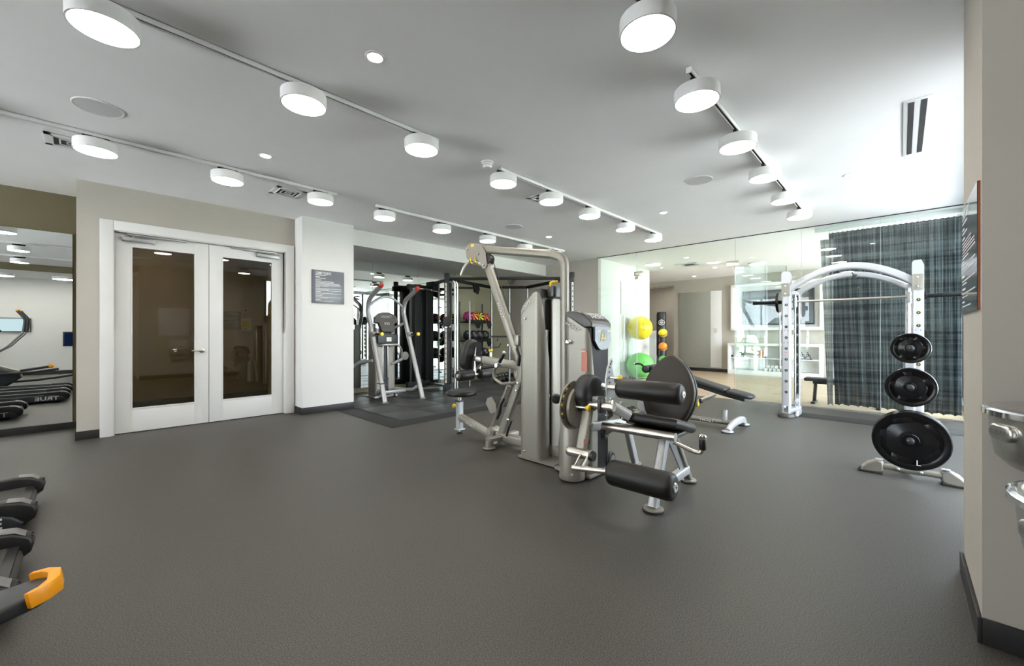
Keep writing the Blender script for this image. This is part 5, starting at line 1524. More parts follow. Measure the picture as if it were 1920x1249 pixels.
# things on the shelves
def towel(i, y, z):
    o = thing('rolled_towel', 'rolled white towel, number %s' % i, 'towel', (13.42, y, z), 'rolled white towels on the lower shelf')
    b = MB().cyl((13.29, y, z+0.045), (13.55, y, z+0.045), 0.045, 18, bev=0.012)
    b.build('towel_roll', 'white', o)
    sp = [V((13.286, y+0.04*k/22*math.cos(k*0.75), z+0.045+0.04*k/22*math.sin(k*0.75))) for k in range(1, 23)]
    MB().tube(sp, 0.003, 5).build('roll_edge', 'ink_white', o)
    o['label'] = i
for k, (y, z, lb) in enumerate(((2.37, 0.14, 'rolled white towel at the right end of the bottom layer'), (2.47, 0.14, 'rolled white towel second from the right in the bottom layer'), (2.57, 0.14, 'rolled white towel in the middle of the bottom layer'), (2.67, 0.14, 'rolled white towel second from the left in the bottom layer'), (2.77, 0.14, 'rolled white towel at the left end of the bottom layer'),
                   (2.42, 0.218, 'rolled white towel at the right of the upper layer'), (2.52, 0.218, 'rolled white towel in the middle right of the upper layer'), (2.62, 0.218, 'rolled white towel in the middle left of the upper layer'), (2.72, 0.218, 'rolled white towel at the left of the upper layer'))):
    towel(lb, y, z)
for k, (mm, nm, hgt) in enumerate((('red', 'red', 0.23), ('white', 'white', 0.24), ('decal_red', 'dull red', 0.22), ('charcoal', 'grey', 0.21))):
    yb = 2.93-0.032*k
    o = thing('upright_book', '%s spined book standing on the upper middle shelf' % nm, 'book', (13.42, yb, 0.505), 'books on the middle shelf')
    MB().span((13.34, yb-0.014, 0.505), (13.50, yb+0.014, 0.505+hgt), bev=0.003).build('cover', mm, o)
    MB().span((13.346, yb-0.010, 0.508), (13.505, yb+0.010, 0.505+hgt-0.005)).build('page_block', 'ink_white', o)
o = thing('potted_plant', 'small dark green potted plant on the upper left shelf', 'plant', (13.42, 3.42, 0.505))
MB().lathe((13.42, 3.42, 0.505), (0, 0, 1), [(0.04, 0), (0.055, 0.08), (0.048, 0.08), (0.04, 0.06), (0, 0.06)], 20).build('pot', 'charcoal', o)
gmat = mat('dark_leaf', (0.03, 0.09, 0.03), 0.5, noise=0.3)
for k in range(14):
    a = k*2.4; l = 0.09+0.05*random.random()
    d = V((math.cos(a), math.sin(a), 0.9+random.random())).normalized()
    p = V((13.42, 3.42, 0.565))
    sd = d.orthogonal().normalized()
    MB().prism([(0, 0), (l*0.4, 0.022), (l*0.8, 0.016), (l, 0), (l*0.8, -0.016), (l*0.4, -0.022)], p, d, sd, 0.002).build('leaf', gmat, o)
o = thing('dumbbell_ornament', 'grey ornament lying on the upper left shelf beside the plant', 'ornament', (13.40, 3.58, 0.505))
MB().cyl((13.40, 3.53, 0.535), (13.40, 3.67, 0.535), 0.012, 12).build('bar', 'steel', o)
for y in (3.53, 3.67):
    MB().cyl((13.40, y-0.02, 0.535), (13.40, y+0.02, 0.535), 0.03, 16, bev=0.005).build('head', 'charcoal', o)
o = thing('runner_sculpture', 'dark metal sculpture of two running figures on the right shelf', 'sculpture', (13.42, 1.86, 0.505))
MB().span((13.37, 1.72, 0.505), (13.47, 2.0, 0.517), bev=0.003).build('plinth', 'black', o)
for k, yb in enumerate((1.93, 1.80)):
    q = V((13.42, yb, 0.517))
    MB().tube([q+V((0, -0.05, 0.0)), q+V((0, -0.03, 0.06)), q+V((0, 0.0, 0.09)), q+V((0, 0.02, 0.15))], 0.010, 8, fil=0.02).build('running_figure', 'black', o)
    MB().tube([q+V((0, 0.0, 0.09)), q+V((0, 0.05, 0.07)), q+V((0, 0.07, 0.03))], 0.008, 8, fil=0.02).build('leg', 'black', o)
    MB().tube([q+V((0, -0.04, 0.10)), q+V((0, 0.015, 0.135)), q+V((0, 0.06, 0.11))], 0.006, 8, fil=0.02).build('arm', 'black', o)
    MB().sphere(q+V((0, 0.025, 0.175)), 0.016, 12).build('head', 'black', o)

# exercise balls on a rack by the white wall
ym = mat('yellow_ball_vinyl', (0.84, 0.66, 0.03), 0.35, noise=0.04)
gmb = mat('green_ball_vinyl', (0.16, 0.56, 0.12), 0.35, noise=0.04)
om = mat('orange_ball_rubber', (0.88, 0.28, 0.03), 0.4, noise=0.04)
W = thing('exercise_ball_rack', 'slim steel wall rack of ring holders carrying two large exercise balls', 'rack', (9.6, 5.05, 0.7))
for z in (1.10, 0.12):
    ring = [V((9.62+0.22*math.cos(2*PI*k/32), 4.75+0.22*math.sin(2*PI*k/32), z)) for k in range(32)]
    MB().tube(ring, 0.008, 8, closed=True).build('ring_holder', 'steel', W)
    MB().tube([(9.62, 4.97, z), (9.62, 5.085, z)], 0.010, 8).build('ring_arm', 'steel', W)
MB().span((9.59, 5.082, 0.05), (9.65, 5.099, 1.6), bev=0.003).build('rail', 'steel', W)
def xball(c, r, m, label):
    o = thing('exercise_ball', label, 'ball', (c[0], c[1], c[2]-r), 'large exercise balls')
    MB().sphere(c, r, 48).build('ball_body', m, o)
    d = V((-0.85, -0.45, 0.1)).normalized()
    for k in range(3):
        q = V(c)+(d+V((0.15, -0.2, 0.25-0.25*k))).normalized()*(r-0.004)
        MB().lathe(q, (q-V(c)), [(0.010, 0), (0.010, 0.006), (0, 0.007)], 12).build('valve_plug', 'black', o)
    for dz in (-0.12, 0.0, 0.12):
        rr = math.sqrt(max(0.01, r*r-(dz*r*2)**2))
        ring = [V((c[0]+(rr+0.0008)*math.cos(2*PI*k/56), c[1]+(rr+0.0008)*math.sin(2*PI*k/56), c[2]+dz*r*2)) for k in range(56)]
        MB().tube(ring, 0.004, 5, closed=True).build('moulded_rib', m, o)
xball((9.62, 4.75, 1.345), 0.30, ym, 'large yellow exercise ball on the upper ring of the studio rack')
xball((9.62, 4.75, 0.395), 0.335, gmb, 'large green exercise ball on the lower ring of the studio rack')
D = thing('ball_stand', 'slim white stand with three holders for small balls in the studio', 'rack', (10.62, 4.75, 0))
MB().span((10.50, 4.74, 0.03), (10.54, 4.92, 1.28), bev=0.005).build('stand_panel', 'white_frame', D)
MB().span((10.40, 4.62, 0.0), (10.80, 4.98, 0.03), bev=0.008).build('stand_base', 'charcoal', D)
MB().cyl((10.66, 4.72, 0.03), (10.66, 4.72, 1.38), 0.018, 14).build('stand_pole', 'black', D)
for z in (1.13, 0.765, 0.41):
    ring = [V((10.70+0.075*math.cos(2*PI*k/20), 4.63+0.075*math.sin(2*PI*k/20), z)) for k in range(20)]
    MB().tube(ring, 0.005, 6, closed=True).build('ball_holder', 'steel', D)
    MB().cyl((10.66, 4.72, z), (10.68, 4.70, z), 0.007, 8).build('holder_arm', 'steel', D)
for z, m, nm in ((1.13, ym, 'yellow'), (0.765, om, 'orange'), (0.41, gmb, 'green')):
    r = 0.115
    o = thing('small_ball', 'small %s weighted ball on the slim studio stand' % nm, 'ball', (10.70, 4.63, z), 'small weighted balls')
    MB().sphere((10.70, 4.63, z+0.09), r, 28).build('ball_body', m, o)
    ring = [V((10.70+(r+0.001)*math.cos(2*PI*k/32)*0.8, 4.63-(r+0.001)*math.sin(2*PI*k/32), z+0.09+(r+0.001)*math.cos(2*PI*k/32)*0.6)) for k in range(32)]
    MB().tube(ring, 0.008, 6, closed=True).build('ball_band', 'charcoal', o)
bg_ = thing('punching_bag', 'black free standing punching bag with round white badge', 'punching bag', (11.45, 5.0, 0))
MB().lathe((11.45, 5.0, 0.55), (0, 0, 1), [(0.10, 0), (0.135, 0.03), (0.135, 1.22), (0.12, 1.27), (0, 1.285)], 32).build('bag_body', 'vinyl_grey', bg_)
MB().lathe((11.45, 5.0, 0), (0, 0, 1), [(0.26, 0), (0.27, 0.04), (0.25, 0.22), (0.15, 0.36), (0.09, 0.42), (0.09, 0.56)], 32).build('bag_base', 'black', bg_)
nb = V((-0.9, -0.43, 0)).normalized()
q = V((11.45, 5.0, 1.52))+nb*0.1365
ring = [q+V((nb.y, -nb.x, 0))*(0.075*math.cos(2*PI*k/28))+V((0, 0, 0.075*math.sin(2*PI*k/28)))+nb*(-0.012*abs(math.cos(2*PI*k/28))) for k in range(28)]
MB().tube(ring, 0.007, 6, closed=True).build('badge_ring', 'ink_white', bg_)
MB().prism(rrect(0.09, 0.022, 0.004), q+V((0, 0, 0.0)), (-nb.y, nb.x, 0), (0, 0, 1), 0.003).build('badge_band', 'ink_white', bg_)
for dz in (0.035, -0.035):
    MB().prism(rrect(0.06, 0.014, 0.003), q+V((0, 0, dz)), (-nb.y, nb.x, 0), (0, 0, 1), 0.003).build('badge_band', 'ink_white', bg_)
# card reader, switch plate
o = thing('card_reader', 'small dark card reader on the white studio wall beside the glass', 'card reader', (8.70, 5.09, 1.33))
MB().span((8.66, 5.075, 1.33), (8.75, 5.10, 1.45), bev=0.006).build('reader_case', 'black', o)
MB().span((8.68, 5.073, 1.40), (8.73, 5.0755, 1.43)).build('reader_display', 'placard', o)
# flat bench behind the curtain
o = thing('flat_bench', 'black flat bench standing behind the studio curtain', 'bench', (8.78, 0.6, 0))
MB().prism(rrect(0.28, 1.15, 0.03), (8.80, 0.66, 0.385), (1, 0, 0), (0, 1, 0), 0.055, bev=0.018).build('bench_pad', 'vinyl_grey', o)
MB().rtube([(8.80, 1.12, 0.365), (8.80, 0.2, 0.365)], 0.05, 0.06, 0.01, up=(0, 0, 1)).build('bench_rail', 'charcoal', o)
for y in (1.08, 0.24):
    MB().rtube([(8.80, y, 0.36), (8.80, y+0.02, 0.03)], 0.06, 0.05, 0.01, up=(0, 1, 0)).build('leg', 'charcoal', o)
    MB().span((8.62, y-0.01, 0), (8.98, y+0.05, 0.035), bev=0.008).build('foot_bar', 'charcoal', o)

# studio ceiling
for x, y, lb in ((9.6, 1.6, 'recessed studio downlight nearest the curtain'), (9.6, 3.6, 'recessed studio downlight above the glass doors'), (11.6, 1.6, 'recessed studio downlight above the oak floor before the shelves'), (11.6, 3.6, 'recessed studio downlight before the sage grey wall panel'), (12.9, 4.6, 'recessed studio downlight in the far left corner of the studio')):
    downlight(x, y, lb, 'studio downlights')
diffuser(10.6, 3.9, 0.55, 'large square air diffuser on the studio ceiling')
def studio_lamp(x, y, lb):
    o = thing('round_ceiling_light', lb, 'lamp', (x, y, H_CEIL-0.03), 'round studio ceiling lights')
    MB().lathe((x, y, H_CEIL), (0, 0, -1), [(0.20, 0), (0.20, 0.025), (0.19, 0.03), (0.18, 0.028)], 36).build('lamp_rim', 'lamp_body', o)
    MB().lathe((x, y, H_CEIL-0.022), (0, 0, -1), [(0.18, 0), (0.18, 0.006)], 36).build('diffuser', 'lamp', o)
studio_lamp(9.9, 4.55, 'round studio ceiling light above the exercise balls')
studio_lamp(14.5, 6.2, 'added round light that brightens the room behind the studio opening')  # unseen lamp added because the opening came out too dark
studio_lamp(11.6, 2.6, 'round studio ceiling light in the middle of the studio')

# ------------------------------------------------------------------ curtain
def curtain_mat(nm='slate_plaid_sheer', lo=(0.045, 0.056, 0.066), hi=(0.235, 0.268, 0.285), clear=0.14):
    m = bpy.data.materials.new(nm)
    m.use_nodes = True
    nt = m.node_tree
    nt.nodes.clear()
    tc = nt.nodes.new('ShaderNodeTexCoord')
    def bands(axis_scale, sc, dist):
        mp = nt.nodes.new('ShaderNodeMapping')
        mp.inputs['Scale'].default_value = axis_scale
        nt.links.new(tc.outputs['UV'], mp.inputs[0])
        n = nt.nodes.new('ShaderNodeTexNoise')
        n.inputs['Scale'].default_value = sc
        n.inputs['Detail'].default_value = 3
        n.inputs['Roughness'].default_value = 0.7
        nt.links.new(mp.outputs[0], n.inputs['Vector'])
        return n
    a = bands((0.02, 1, 1), 10.0, 0)
    b = bands((1, 0.01, 1), 22.0, 0)
    ad = nt.nodes.new('ShaderNodeMath'); ad.operation = 'ADD'
    nt.links.new(a.outputs['Fac'], ad.inputs[0]); nt.links.new(b.outputs['Fac'], ad.inputs[1])
    r = nt.nodes.new('ShaderNodeValToRGB')
    r.color_ramp.elements[0].position = 0.74; r.color_ramp.elements[1].position = 1.0
    e = r.color_ramp.elements
    hv = nt.nodes.new('ShaderNodeMath'); hv.operation = 'MULTIPLY'; hv.inputs[1].default_value = 0.86
    nt.links.new(ad.outputs[0], hv.inputs[0])
    nt.links.new(hv.outputs[0], r.inputs[0])
    e[0].color = (lo[0], lo[1], lo[2], 1); e[1].color = (hi[0], hi[1], hi[2], 1)
    df = nt.nodes.new('ShaderNodeBsdfDiffuse'); tl = nt.nodes.new('ShaderNodeBsdfTranslucent'); tp = nt.nodes.new('ShaderNodeBsdfTransparent')
    nt.links.new(r.outputs[0], df.inputs[0]); nt.links.new(r.outputs[0], tl.inputs[0])
    m1_ = nt.nodes.new('ShaderNodeMixShader'); m1_.inputs[0].default_value = 0.35
    nt.links.new(df.outputs[0], m1_.inputs[1]); nt.links.new(tl.outputs[0], m1_.inputs[2])
    m2_ = nt.nodes.new('ShaderNodeMixShader'); m2_.inputs[0].default_value = clear
    nt.links.new(m1_.outputs[0], m2_.inputs[1]); nt.links.new(tp.outputs[0], m2_.inputs[2])
    o = nt.nodes.new('ShaderNodeOutputMaterial')
    nt.links.new(m2_.outputs[0], o.inputs[0])
    return m
CM = curtain_mat()
CM2 = curtain_mat('pale_plaid_sheer', (0.22, 0.23, 0.24), (0.55, 0.56, 0.56), 0.25)
def curtain_sheet(name, parent, ya, yb, ztop, zbot, x0, amp, npl, slant=0.0, seed=1, twist=0.0, m=None):
    rnd = random.Random(seed)
    nu, nvv = npl*10, 26
    ph = [rnd.uniform(-0.5, 0.5) for _ in range(npl+2)]
    me = bpy.data.meshes.new(name)
    vs = []; uv = []
    org = wloc(parent)
    for j in range(nvv+1):
        fz = j/nvv
        z = ztop+(zbot-ztop)*fz
        for i in range(nu+1):
            fu = i/nu
            k = fu*npl
            sharp = 0.55+0.45*fz
            off = amp*sharp*math.sin(2*PI*k+ph[int(k)]*0.7) + 0.3*amp*fz*math.sin(2*PI*k*0.37+1.3+seed)
            y = ya+(yb-ya)*fu + slant*fz*(1-fu)
            dz = 0.012*math.sin(k*3.1+seed) if j == nvv else 0.0
            vs.append(V((x0+off+twist*fz, y+0.25*amp*math.cos(2*PI*k)*sharp, z+dz))-org)
            uv.append((fu*(abs(yb-ya))*2.2, z*1.0))
    fs = []
    for j in range(nvv):
        for i in range(nu):
            a = j*(nu+1)+i
            fs.append((a, a+1, a+nu+2, a+nu+1))
    me.from_pydata([tuple(p) for p in vs], [], fs)
    ul = me.uv_layers.new(name='UVMap')
    for lp in me.loops:
        ul.data[lp.index].uv = uv[lp.vertex_index]
    me.shade_smooth()
    me.materials.append(m or CM)
    o = bpy.data.objects.new(name, me)
    COL.objects.link(o)
    o.parent = parent
    sd = o.modifiers.new('cloth', 'SOLIDIFY'); sd.thickness = 0.003; sd.offset = 0
    return o
CU = thing('studio_curtain', 'sheer slate grey plaid curtain hanging behind the glass wall', 'curtain', (8.46, 0.16, 0.04))
curtain_sheet('main_drape', CU, 0.86, -0.62, 2.865, 0.055, 8.47, 0.045, 24, slant=-0.09, seed=3)
curtain_sheet('folded_edge', CU, 0.97, 0.80, 2.76, 0.05, 8.42, 0.02, 2, slant=-0.10, seed=5, m=CM2)
MB().span((8.44, -0.66, 2.905), (8.50, 1.05, 2.97), bev=0.004).build('curtain_track', 'track', CU)
for k in range(25):
    y = 0.86-1.48*k/24
    MB().cyl((8.47, y, 2.865), (8.47, y, 2.905), 0.005, 8).build('glider', 'white', CU)
o = thing('switch_plate', 'small yellowish switch on the narrow white panel in the studio', 'switch', (XF-0.02, 4.22, 1.28))
MB().span((XF-0.026, 4.18, 1.22), (XF-0.018, 4.27, 1.36), bev=0.002).build('plate', 'bulb_beige', o)
MB().span((XF-0.031, 4.215, 1.26), (XF-0.026, 4.235, 1.32), bev=0.001).build('rocker', 'yellow', o)

# ------------------------------------------------------------------ treadmills (rear ends reach into the picture)
M['belt'] = mat('worn_belt', (0.035, 0.032, 0.027), 0.55, noise=0.1, nscale=40)
def treadmill(xr, yc, label):
    """running deck points to -X; rear end at xr, centre line at yc"""
    root = thing('treadmill', label, 'treadmill', (xr-0.9, yc, 0), 'treadmills in the cardio row')
    L = 1.95
    w2 = 0.31
    MB().span((xr-L, yc-0.25, 0.09), (xr-0.05, yc+0.25, 0.125)).build('deck_board', 'black', root)
    pts = [(xr-L+0.2, 0.128), (xr-0.10, 0.128), (xr-0.065, 0.12), (xr-0.04, 0.095), (xr-0.035, 0.065), (xr-0.06, 0.04), (xr-0.10, 0.032), (xr-L+0.2, 0.032)]
    b = MB()
    b.prism([(p[0], p[1]) for p in pts], (0, yc+0.245, 0), (1, 0, 0), (0, 0, 1), 0.49)
    b.build('running_belt', M['belt'], root)
    for s in (-1, 1):
        y = yc+s*w2
        rail = [(xr-L, 0.135), (xr-L, 0.185), (xr-0.30, 0.185), (xr-0.30, 0.135)]
        MB().prism(rail, (0, y+0.05, 0), (1, 0, 0), (0, 0, 1), 0.10, bev=0.01).build('side_rail', 'charcoal', root)
        MB().span((xr-L+0.3, y-s*0.052-0.001, 0.150), (xr-0.30, y-s*0.052+0.001, 0.156)).build('rail_stripe', 'alu', root)
        MB().span((xr-L+0.3, y+s*0.052-0.001, 0.140), (xr-0.32, y+s*0.052+0.001, 0.147)).build('rail_stripe', 'alu', root)
        ec = [(xr-0.31, 0.115), (xr-0.31, 0.19), (xr-0.13, 0.195), (xr-0.07, 0.185), (xr-0.01, 0.15), (xr, 0.115), (xr-0.01, 0.075), (xr-0.05, 0.045), (xr-0.12, 0.03), (xr-0.20, 0.045)]
        e = MB().prism(ec, (0, y+0.055, 0), (1, 0, 0), (0, 0, 1), 0.11, bev=0.014).build('end_cap', 'black', root)
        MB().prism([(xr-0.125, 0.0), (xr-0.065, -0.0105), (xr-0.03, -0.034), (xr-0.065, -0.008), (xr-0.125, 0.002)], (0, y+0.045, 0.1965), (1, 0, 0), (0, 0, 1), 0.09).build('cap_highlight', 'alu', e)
        for dy in (-0.02, 0.02):
            MB().cyl((xr-0.012, y+dy, 0.148), (xr-0.006, y+dy, 0.152), 0.006, 8).build('cap_screw', 'rubber', e)
        cov = [(xr-L, 0.03), (xr-L, 0.135), (xr-0.17, 0.135), (xr-0.10, 0.11), (xr-0.055, 0.065), (xr-0.07, 0.035), (xr-0.11, 0.03)]
        MB().prism(cov, (0, y+(0.07 if s > 0 else 0.02), 0), (1, 0, 0), (0, 0, 1), 0.09, bev=0.012).build('side_cover', 'charcoal', root)
        n = V((0, s, 0))
        ex = V((1, 0, 0)) if s < 0 else V((-1, 0, 0))
        text('side_lettering', 'TRUE', 0.085, (xr-0.275, y+s*0.0705, 0.083), ex, (0, 0, 1), 'pearl_text', root, ext=0.0015, off=0.002, sx=1.35)
        MB().tube([(xr-1.62, y, 0.18), (xr-1.72, y, 0.70), (xr-1.78, y, 1.22)], 0.035, 14, fil=0.2).build('upright', 'alu', root)
        MB().tube([(xr-1.74, y, 1.02), (xr-1.45, y, 1.00), (xr-1.25, y, 0.90)], 0.022, 12, fil=0.1).build('handrail', 'black', root)
    MB().prism([(xr-L-0.25, 0.02), (xr-L-0.25, 0.22), (xr-L-0.05, 0.30), (xr-L+0.22, 0.24), (xr-L+0.32, 0.14), (xr-L+0.32, 0.02)], (0, yc+0.33, 0), (1, 0, 0), (0, 0, 1), 0.66, bev=0.03).build('motor_hood', 'charcoal', root)
    for s in (-1, 1):
        MB().cyl((xr-0.16, yc+s*0.22, 0.0), (xr-0.16, yc+s*0.22, 0.04), 0.03, 12).build('levelling_foot', 'rubber', root)
        MB().cyl((xr-L-0.1, yc+s*0.25, 0.0), (xr-L-0.1, yc+s*0.25, 0.03), 0.03, 12).build('levelling_foot', 'rubber', root)
    MB().box((xr-1.80, yc, 1.27), (0.10, 0.74, 0.26), R=Matrix.Rotation(-0.35, 3, 'Y'), bev=0.03).build('console', 'black', root)
    MB().box((xr-1.755, yc, 1.30), (0.006, 0.40, 0.16), R=Matrix.Rotation(-0.35, 3, 'Y')).build('console_screen', 'tv', root)
    return root
treadmill(-0.215, 4.24, 'black treadmill whose lettered rear end shows at the left edge, farther one')
treadmill(-0.195, 3.03, 'black treadmill between the lettered treadmill and the elliptical at the left edge')
treadmill(-0.63, 5.95, 'black treadmill beside the mirror, seen only in the reflection')

# ------------------------------------------------------------------ ellipticals
def elliptical(yc, dx, lift, label):
    root = thing('elliptical_trainer', label, 'elliptical', (-1.2+dx, yc, 0), 'elliptical trainers in the cardio row')
    X = lambda v: v+dx
    body = [(X(-2.35), 0.06), (X(-2.30), 0.42), (X(-2.1), 0.62), (X(-1.75), 0.70), (X(-1.35), 0.60), (X(-0.95), 0.42), (X(-0.92), 0.32), (X(-1.15), 0.12), (X(-1.6), 0.06)]
    MB().prism(body, (0, yc+0.15, 0), (1, 0, 0), (0, 0, 1), 0.30, bev=0.05, nb=4).build('drive_shroud', 'charcoal', root)
    MB().prism([(X(-1.75), 0.715), (X(-1.3), 0.61), (X(-0.93), 0.44), (X(-1.0), 0.42), (X(-1.4), 0.55), (X(-1.75), 0.65)], (0, yc+0.11, 0), (1, 0, 0), (0, 0, 1), 0.22, bev=0.012).build('shroud_crest', 'silver', root)
    text('side_lettering', 'TRUE', 0.07, (X(-1.35), yc+0.151, 0.40), (-1, 0, 0), (0, 0, 1), 'pearl_text', root, ext=0.001)
    MB().rtube([(X(-2.4), yc, 0.06), (X(-0.30), yc, 0.06)], 0.07, 0.09, 0.015, up=(0, 0, 1)).build('floor_beam', 'silver', root)
    for x in (-2.4, -0.32):
        MB().rtube([(X(x), yc-0.32, 0.05), (X(x), yc+0.32, 0.05)], 0.06, 0.08, 0.015, up=(0, 0, 1)).build('cross_foot', 'charcoal', root)
        for s in (-1, 1):
            MB().cyl((X(x), yc+s*0.28, 0), (X(x), yc+s*0.28, 0.03), 0.03, 12).build('levelling_foot', 'rubber', root)
    for i, s in enumerate((-1, 1)):
        y = yc+s*0.155
        zp = lift[i]
        yo = yc+s*0.24
        MB().rtube([(X(-1.75), yo, 0.42), (X(-1.2), yo, zp-0.09), (X(-0.75), yo, zp-0.075), (X(-0.42), yo, zp-0.03)], 0.06, 0.045, 0.015, up=(0, 0, 1), fil=0.3).build('pedal_arm', 'black', root)
        X = (lambda v: v+dx) if i == 0 else (lambda v: v+dx-0.42)
        pd = [(X(-0.52), -0.085), (X(-0.40), -0.095), (X(-0.20), -0.09), (X(-0.11), -0.07), (X(-0.07), -0.03), (X(-0.07), 0.03), (X(-0.11), 0.07), (X(-0.20), 0.09), (X(-0.40), 0.095), (X(-0.52), 0.085)]
        tl = math.radians(9)
        ex = V((math.cos(tl), 0, math.sin(tl)))
        o_ = V((0, y, zp-0.035+0.0))
        o_ = V((X(-0.30), y, zp))
        pdl = [(p[0]-X(-0.30), p[1]) for p in pd]
        P = MB().prism(pdl, o_-V((0, 0, 0.03)), ex, (0, 1, 0), 0.05, bev=0.014).build('pedal', 'charcoal', root)
        rim = [(0.175, -0.092), (0.215, -0.074), (0.245, -0.035), (0.245, 0.035), (0.215, 0.074), (0.175, 0.092), (0.165, 0.080), (0.195, 0.062), (0.213, 0.030), (0.213, -0.030), (0.195, -0.062), (0.165, -0.080)]
        MB().prism(rim, o_-V((0, 0, 0.015)), ex, (0, 1, 0), 0.055, bev=0.004, nb=2).build('pedal_rim', 'orange', P)
        text('embossed_mark', 'S', 0.10, o_+V((-0.02, 0, 0.021)), (0, -1, 0), ex, 'rubber', P, ext=0.0015)
        X = lambda v: v+dx
        hb_ = [(X(-1.72), yc+s*0.29, 0.42), (X(-1.55), yc+s*0.29, 0.62), (X(-1.10), yc+s*0.29, 0.95), (X(-0.88), yc+s*0.28, 1.25), (X(-0.86), yc+s*0.27, 1.50), (X(-0.96), yc+s*0.25, 1.66)]
        MB().tube(hb_, 0.019, 12, fil=0.35, fn=8).build('moving_handle', 'alu', root)
        MB().tube([(X(-0.885), yc+s*0.28, 1.24), (X(-0.86), yc+s*0.27, 1.50), (X(-0.97), yc+s*0.25, 1.67)], 0.029, 12, fil=0.2, fn=6).build('handle_grip', 'black', root)
        MB().lathe((X(-0.965), yc+s*0.25, 1.665), V((-0.5, 0, 0.8)), [(0.03, 0), (0.028, 0.02), (0, 0.03)], 14).build('grip_tip', 'orange', root)
        MB().tube([(X(-1.55), yc+s*0.12, 1.05), (X(-1.30), yc+s*0.15, 1.12), (X(-1.22), yc+s*0.15, 1.28)], 0.018, 10, fil=0.1).build('fixed_handle', 'black', root)
    MB().tube([(X(-2.05), yc, 0.60), (X(-1.80), yc, 1.10), (X(-1.66), yc, 1.45)], 0.045, 14, fil=0.2).build('console_mast', 'silver', root)
    MB().box((X(-1.62), yc, 1.50), (0.07, 0.44, 0.30), R=Matrix.Rotation(-0.35, 3, 'Y'), bev=0.03).build('console', 'black', root)
    MB().box((X(-1.585), yc, 1.515), (0.006, 0.30, 0.19), R=Matrix.Rotation(-0.35, 3, 'Y')).build('console_screen', 'tv', root)
    return root
elliptical(2.31, 0.0, (0.30, 0.50), 'black elliptical trainer with orange tipped pedal at the lower left corner')

# ------------------------------------------------------------------ rear wall: screen, tablet, notice cabinet, drinking fountains
o = thing('rear_wall_screen', 'lit wide screen on the rear wall, seen in the mirror', 'television', (-1.65, -2.93, 1.26))
MB().span((-2.20, -2.95, 1.25), (-1.14, -2.90, 1.65), bev=0.008).build('screen_case', 'black', o)
MB().span((-2.18, -2.8995, 1.27), (-1.16, -2.897, 1.63)).build('screen_face', 'screen', o)
o = thing('wall_tablet', 'small dark wall tablet with blue picture, seen in the mirror', 'tablet', (-0.42, -2.93, 0.86))
MB().span((-0.52, -2.95, 0.82), (-0.20, -2.91, 1.26), bev=0.01).build('tablet_case', 'black', o)
MB().span((-0.49, -2.9095, 0.86), (-0.23, -2.907, 1.22)).build('tablet_face', 'screen_blue', o)
o = thing('electrical_cabinet', 'flush white electrical cabinet on the rear wall, reflected in the left door', 'cabinet', (1.62, -0.67, 1.12))
MB().span((1.27, -0.68, 1.12), (1.97, -0.655, 1.92), bev=0.004).build('cabinet_frame', 'wall', o)
MB().span((1.30, -0.655, 1.15), (1.94, -0.645, 1.89), bev=0.003).build('cabinet_door', 'white_wall', o)
MB().span((1.88, -0.645, 1.48), (1.90, -0.635, 1.62), bev=0.002).build('latch', 'steel', o)

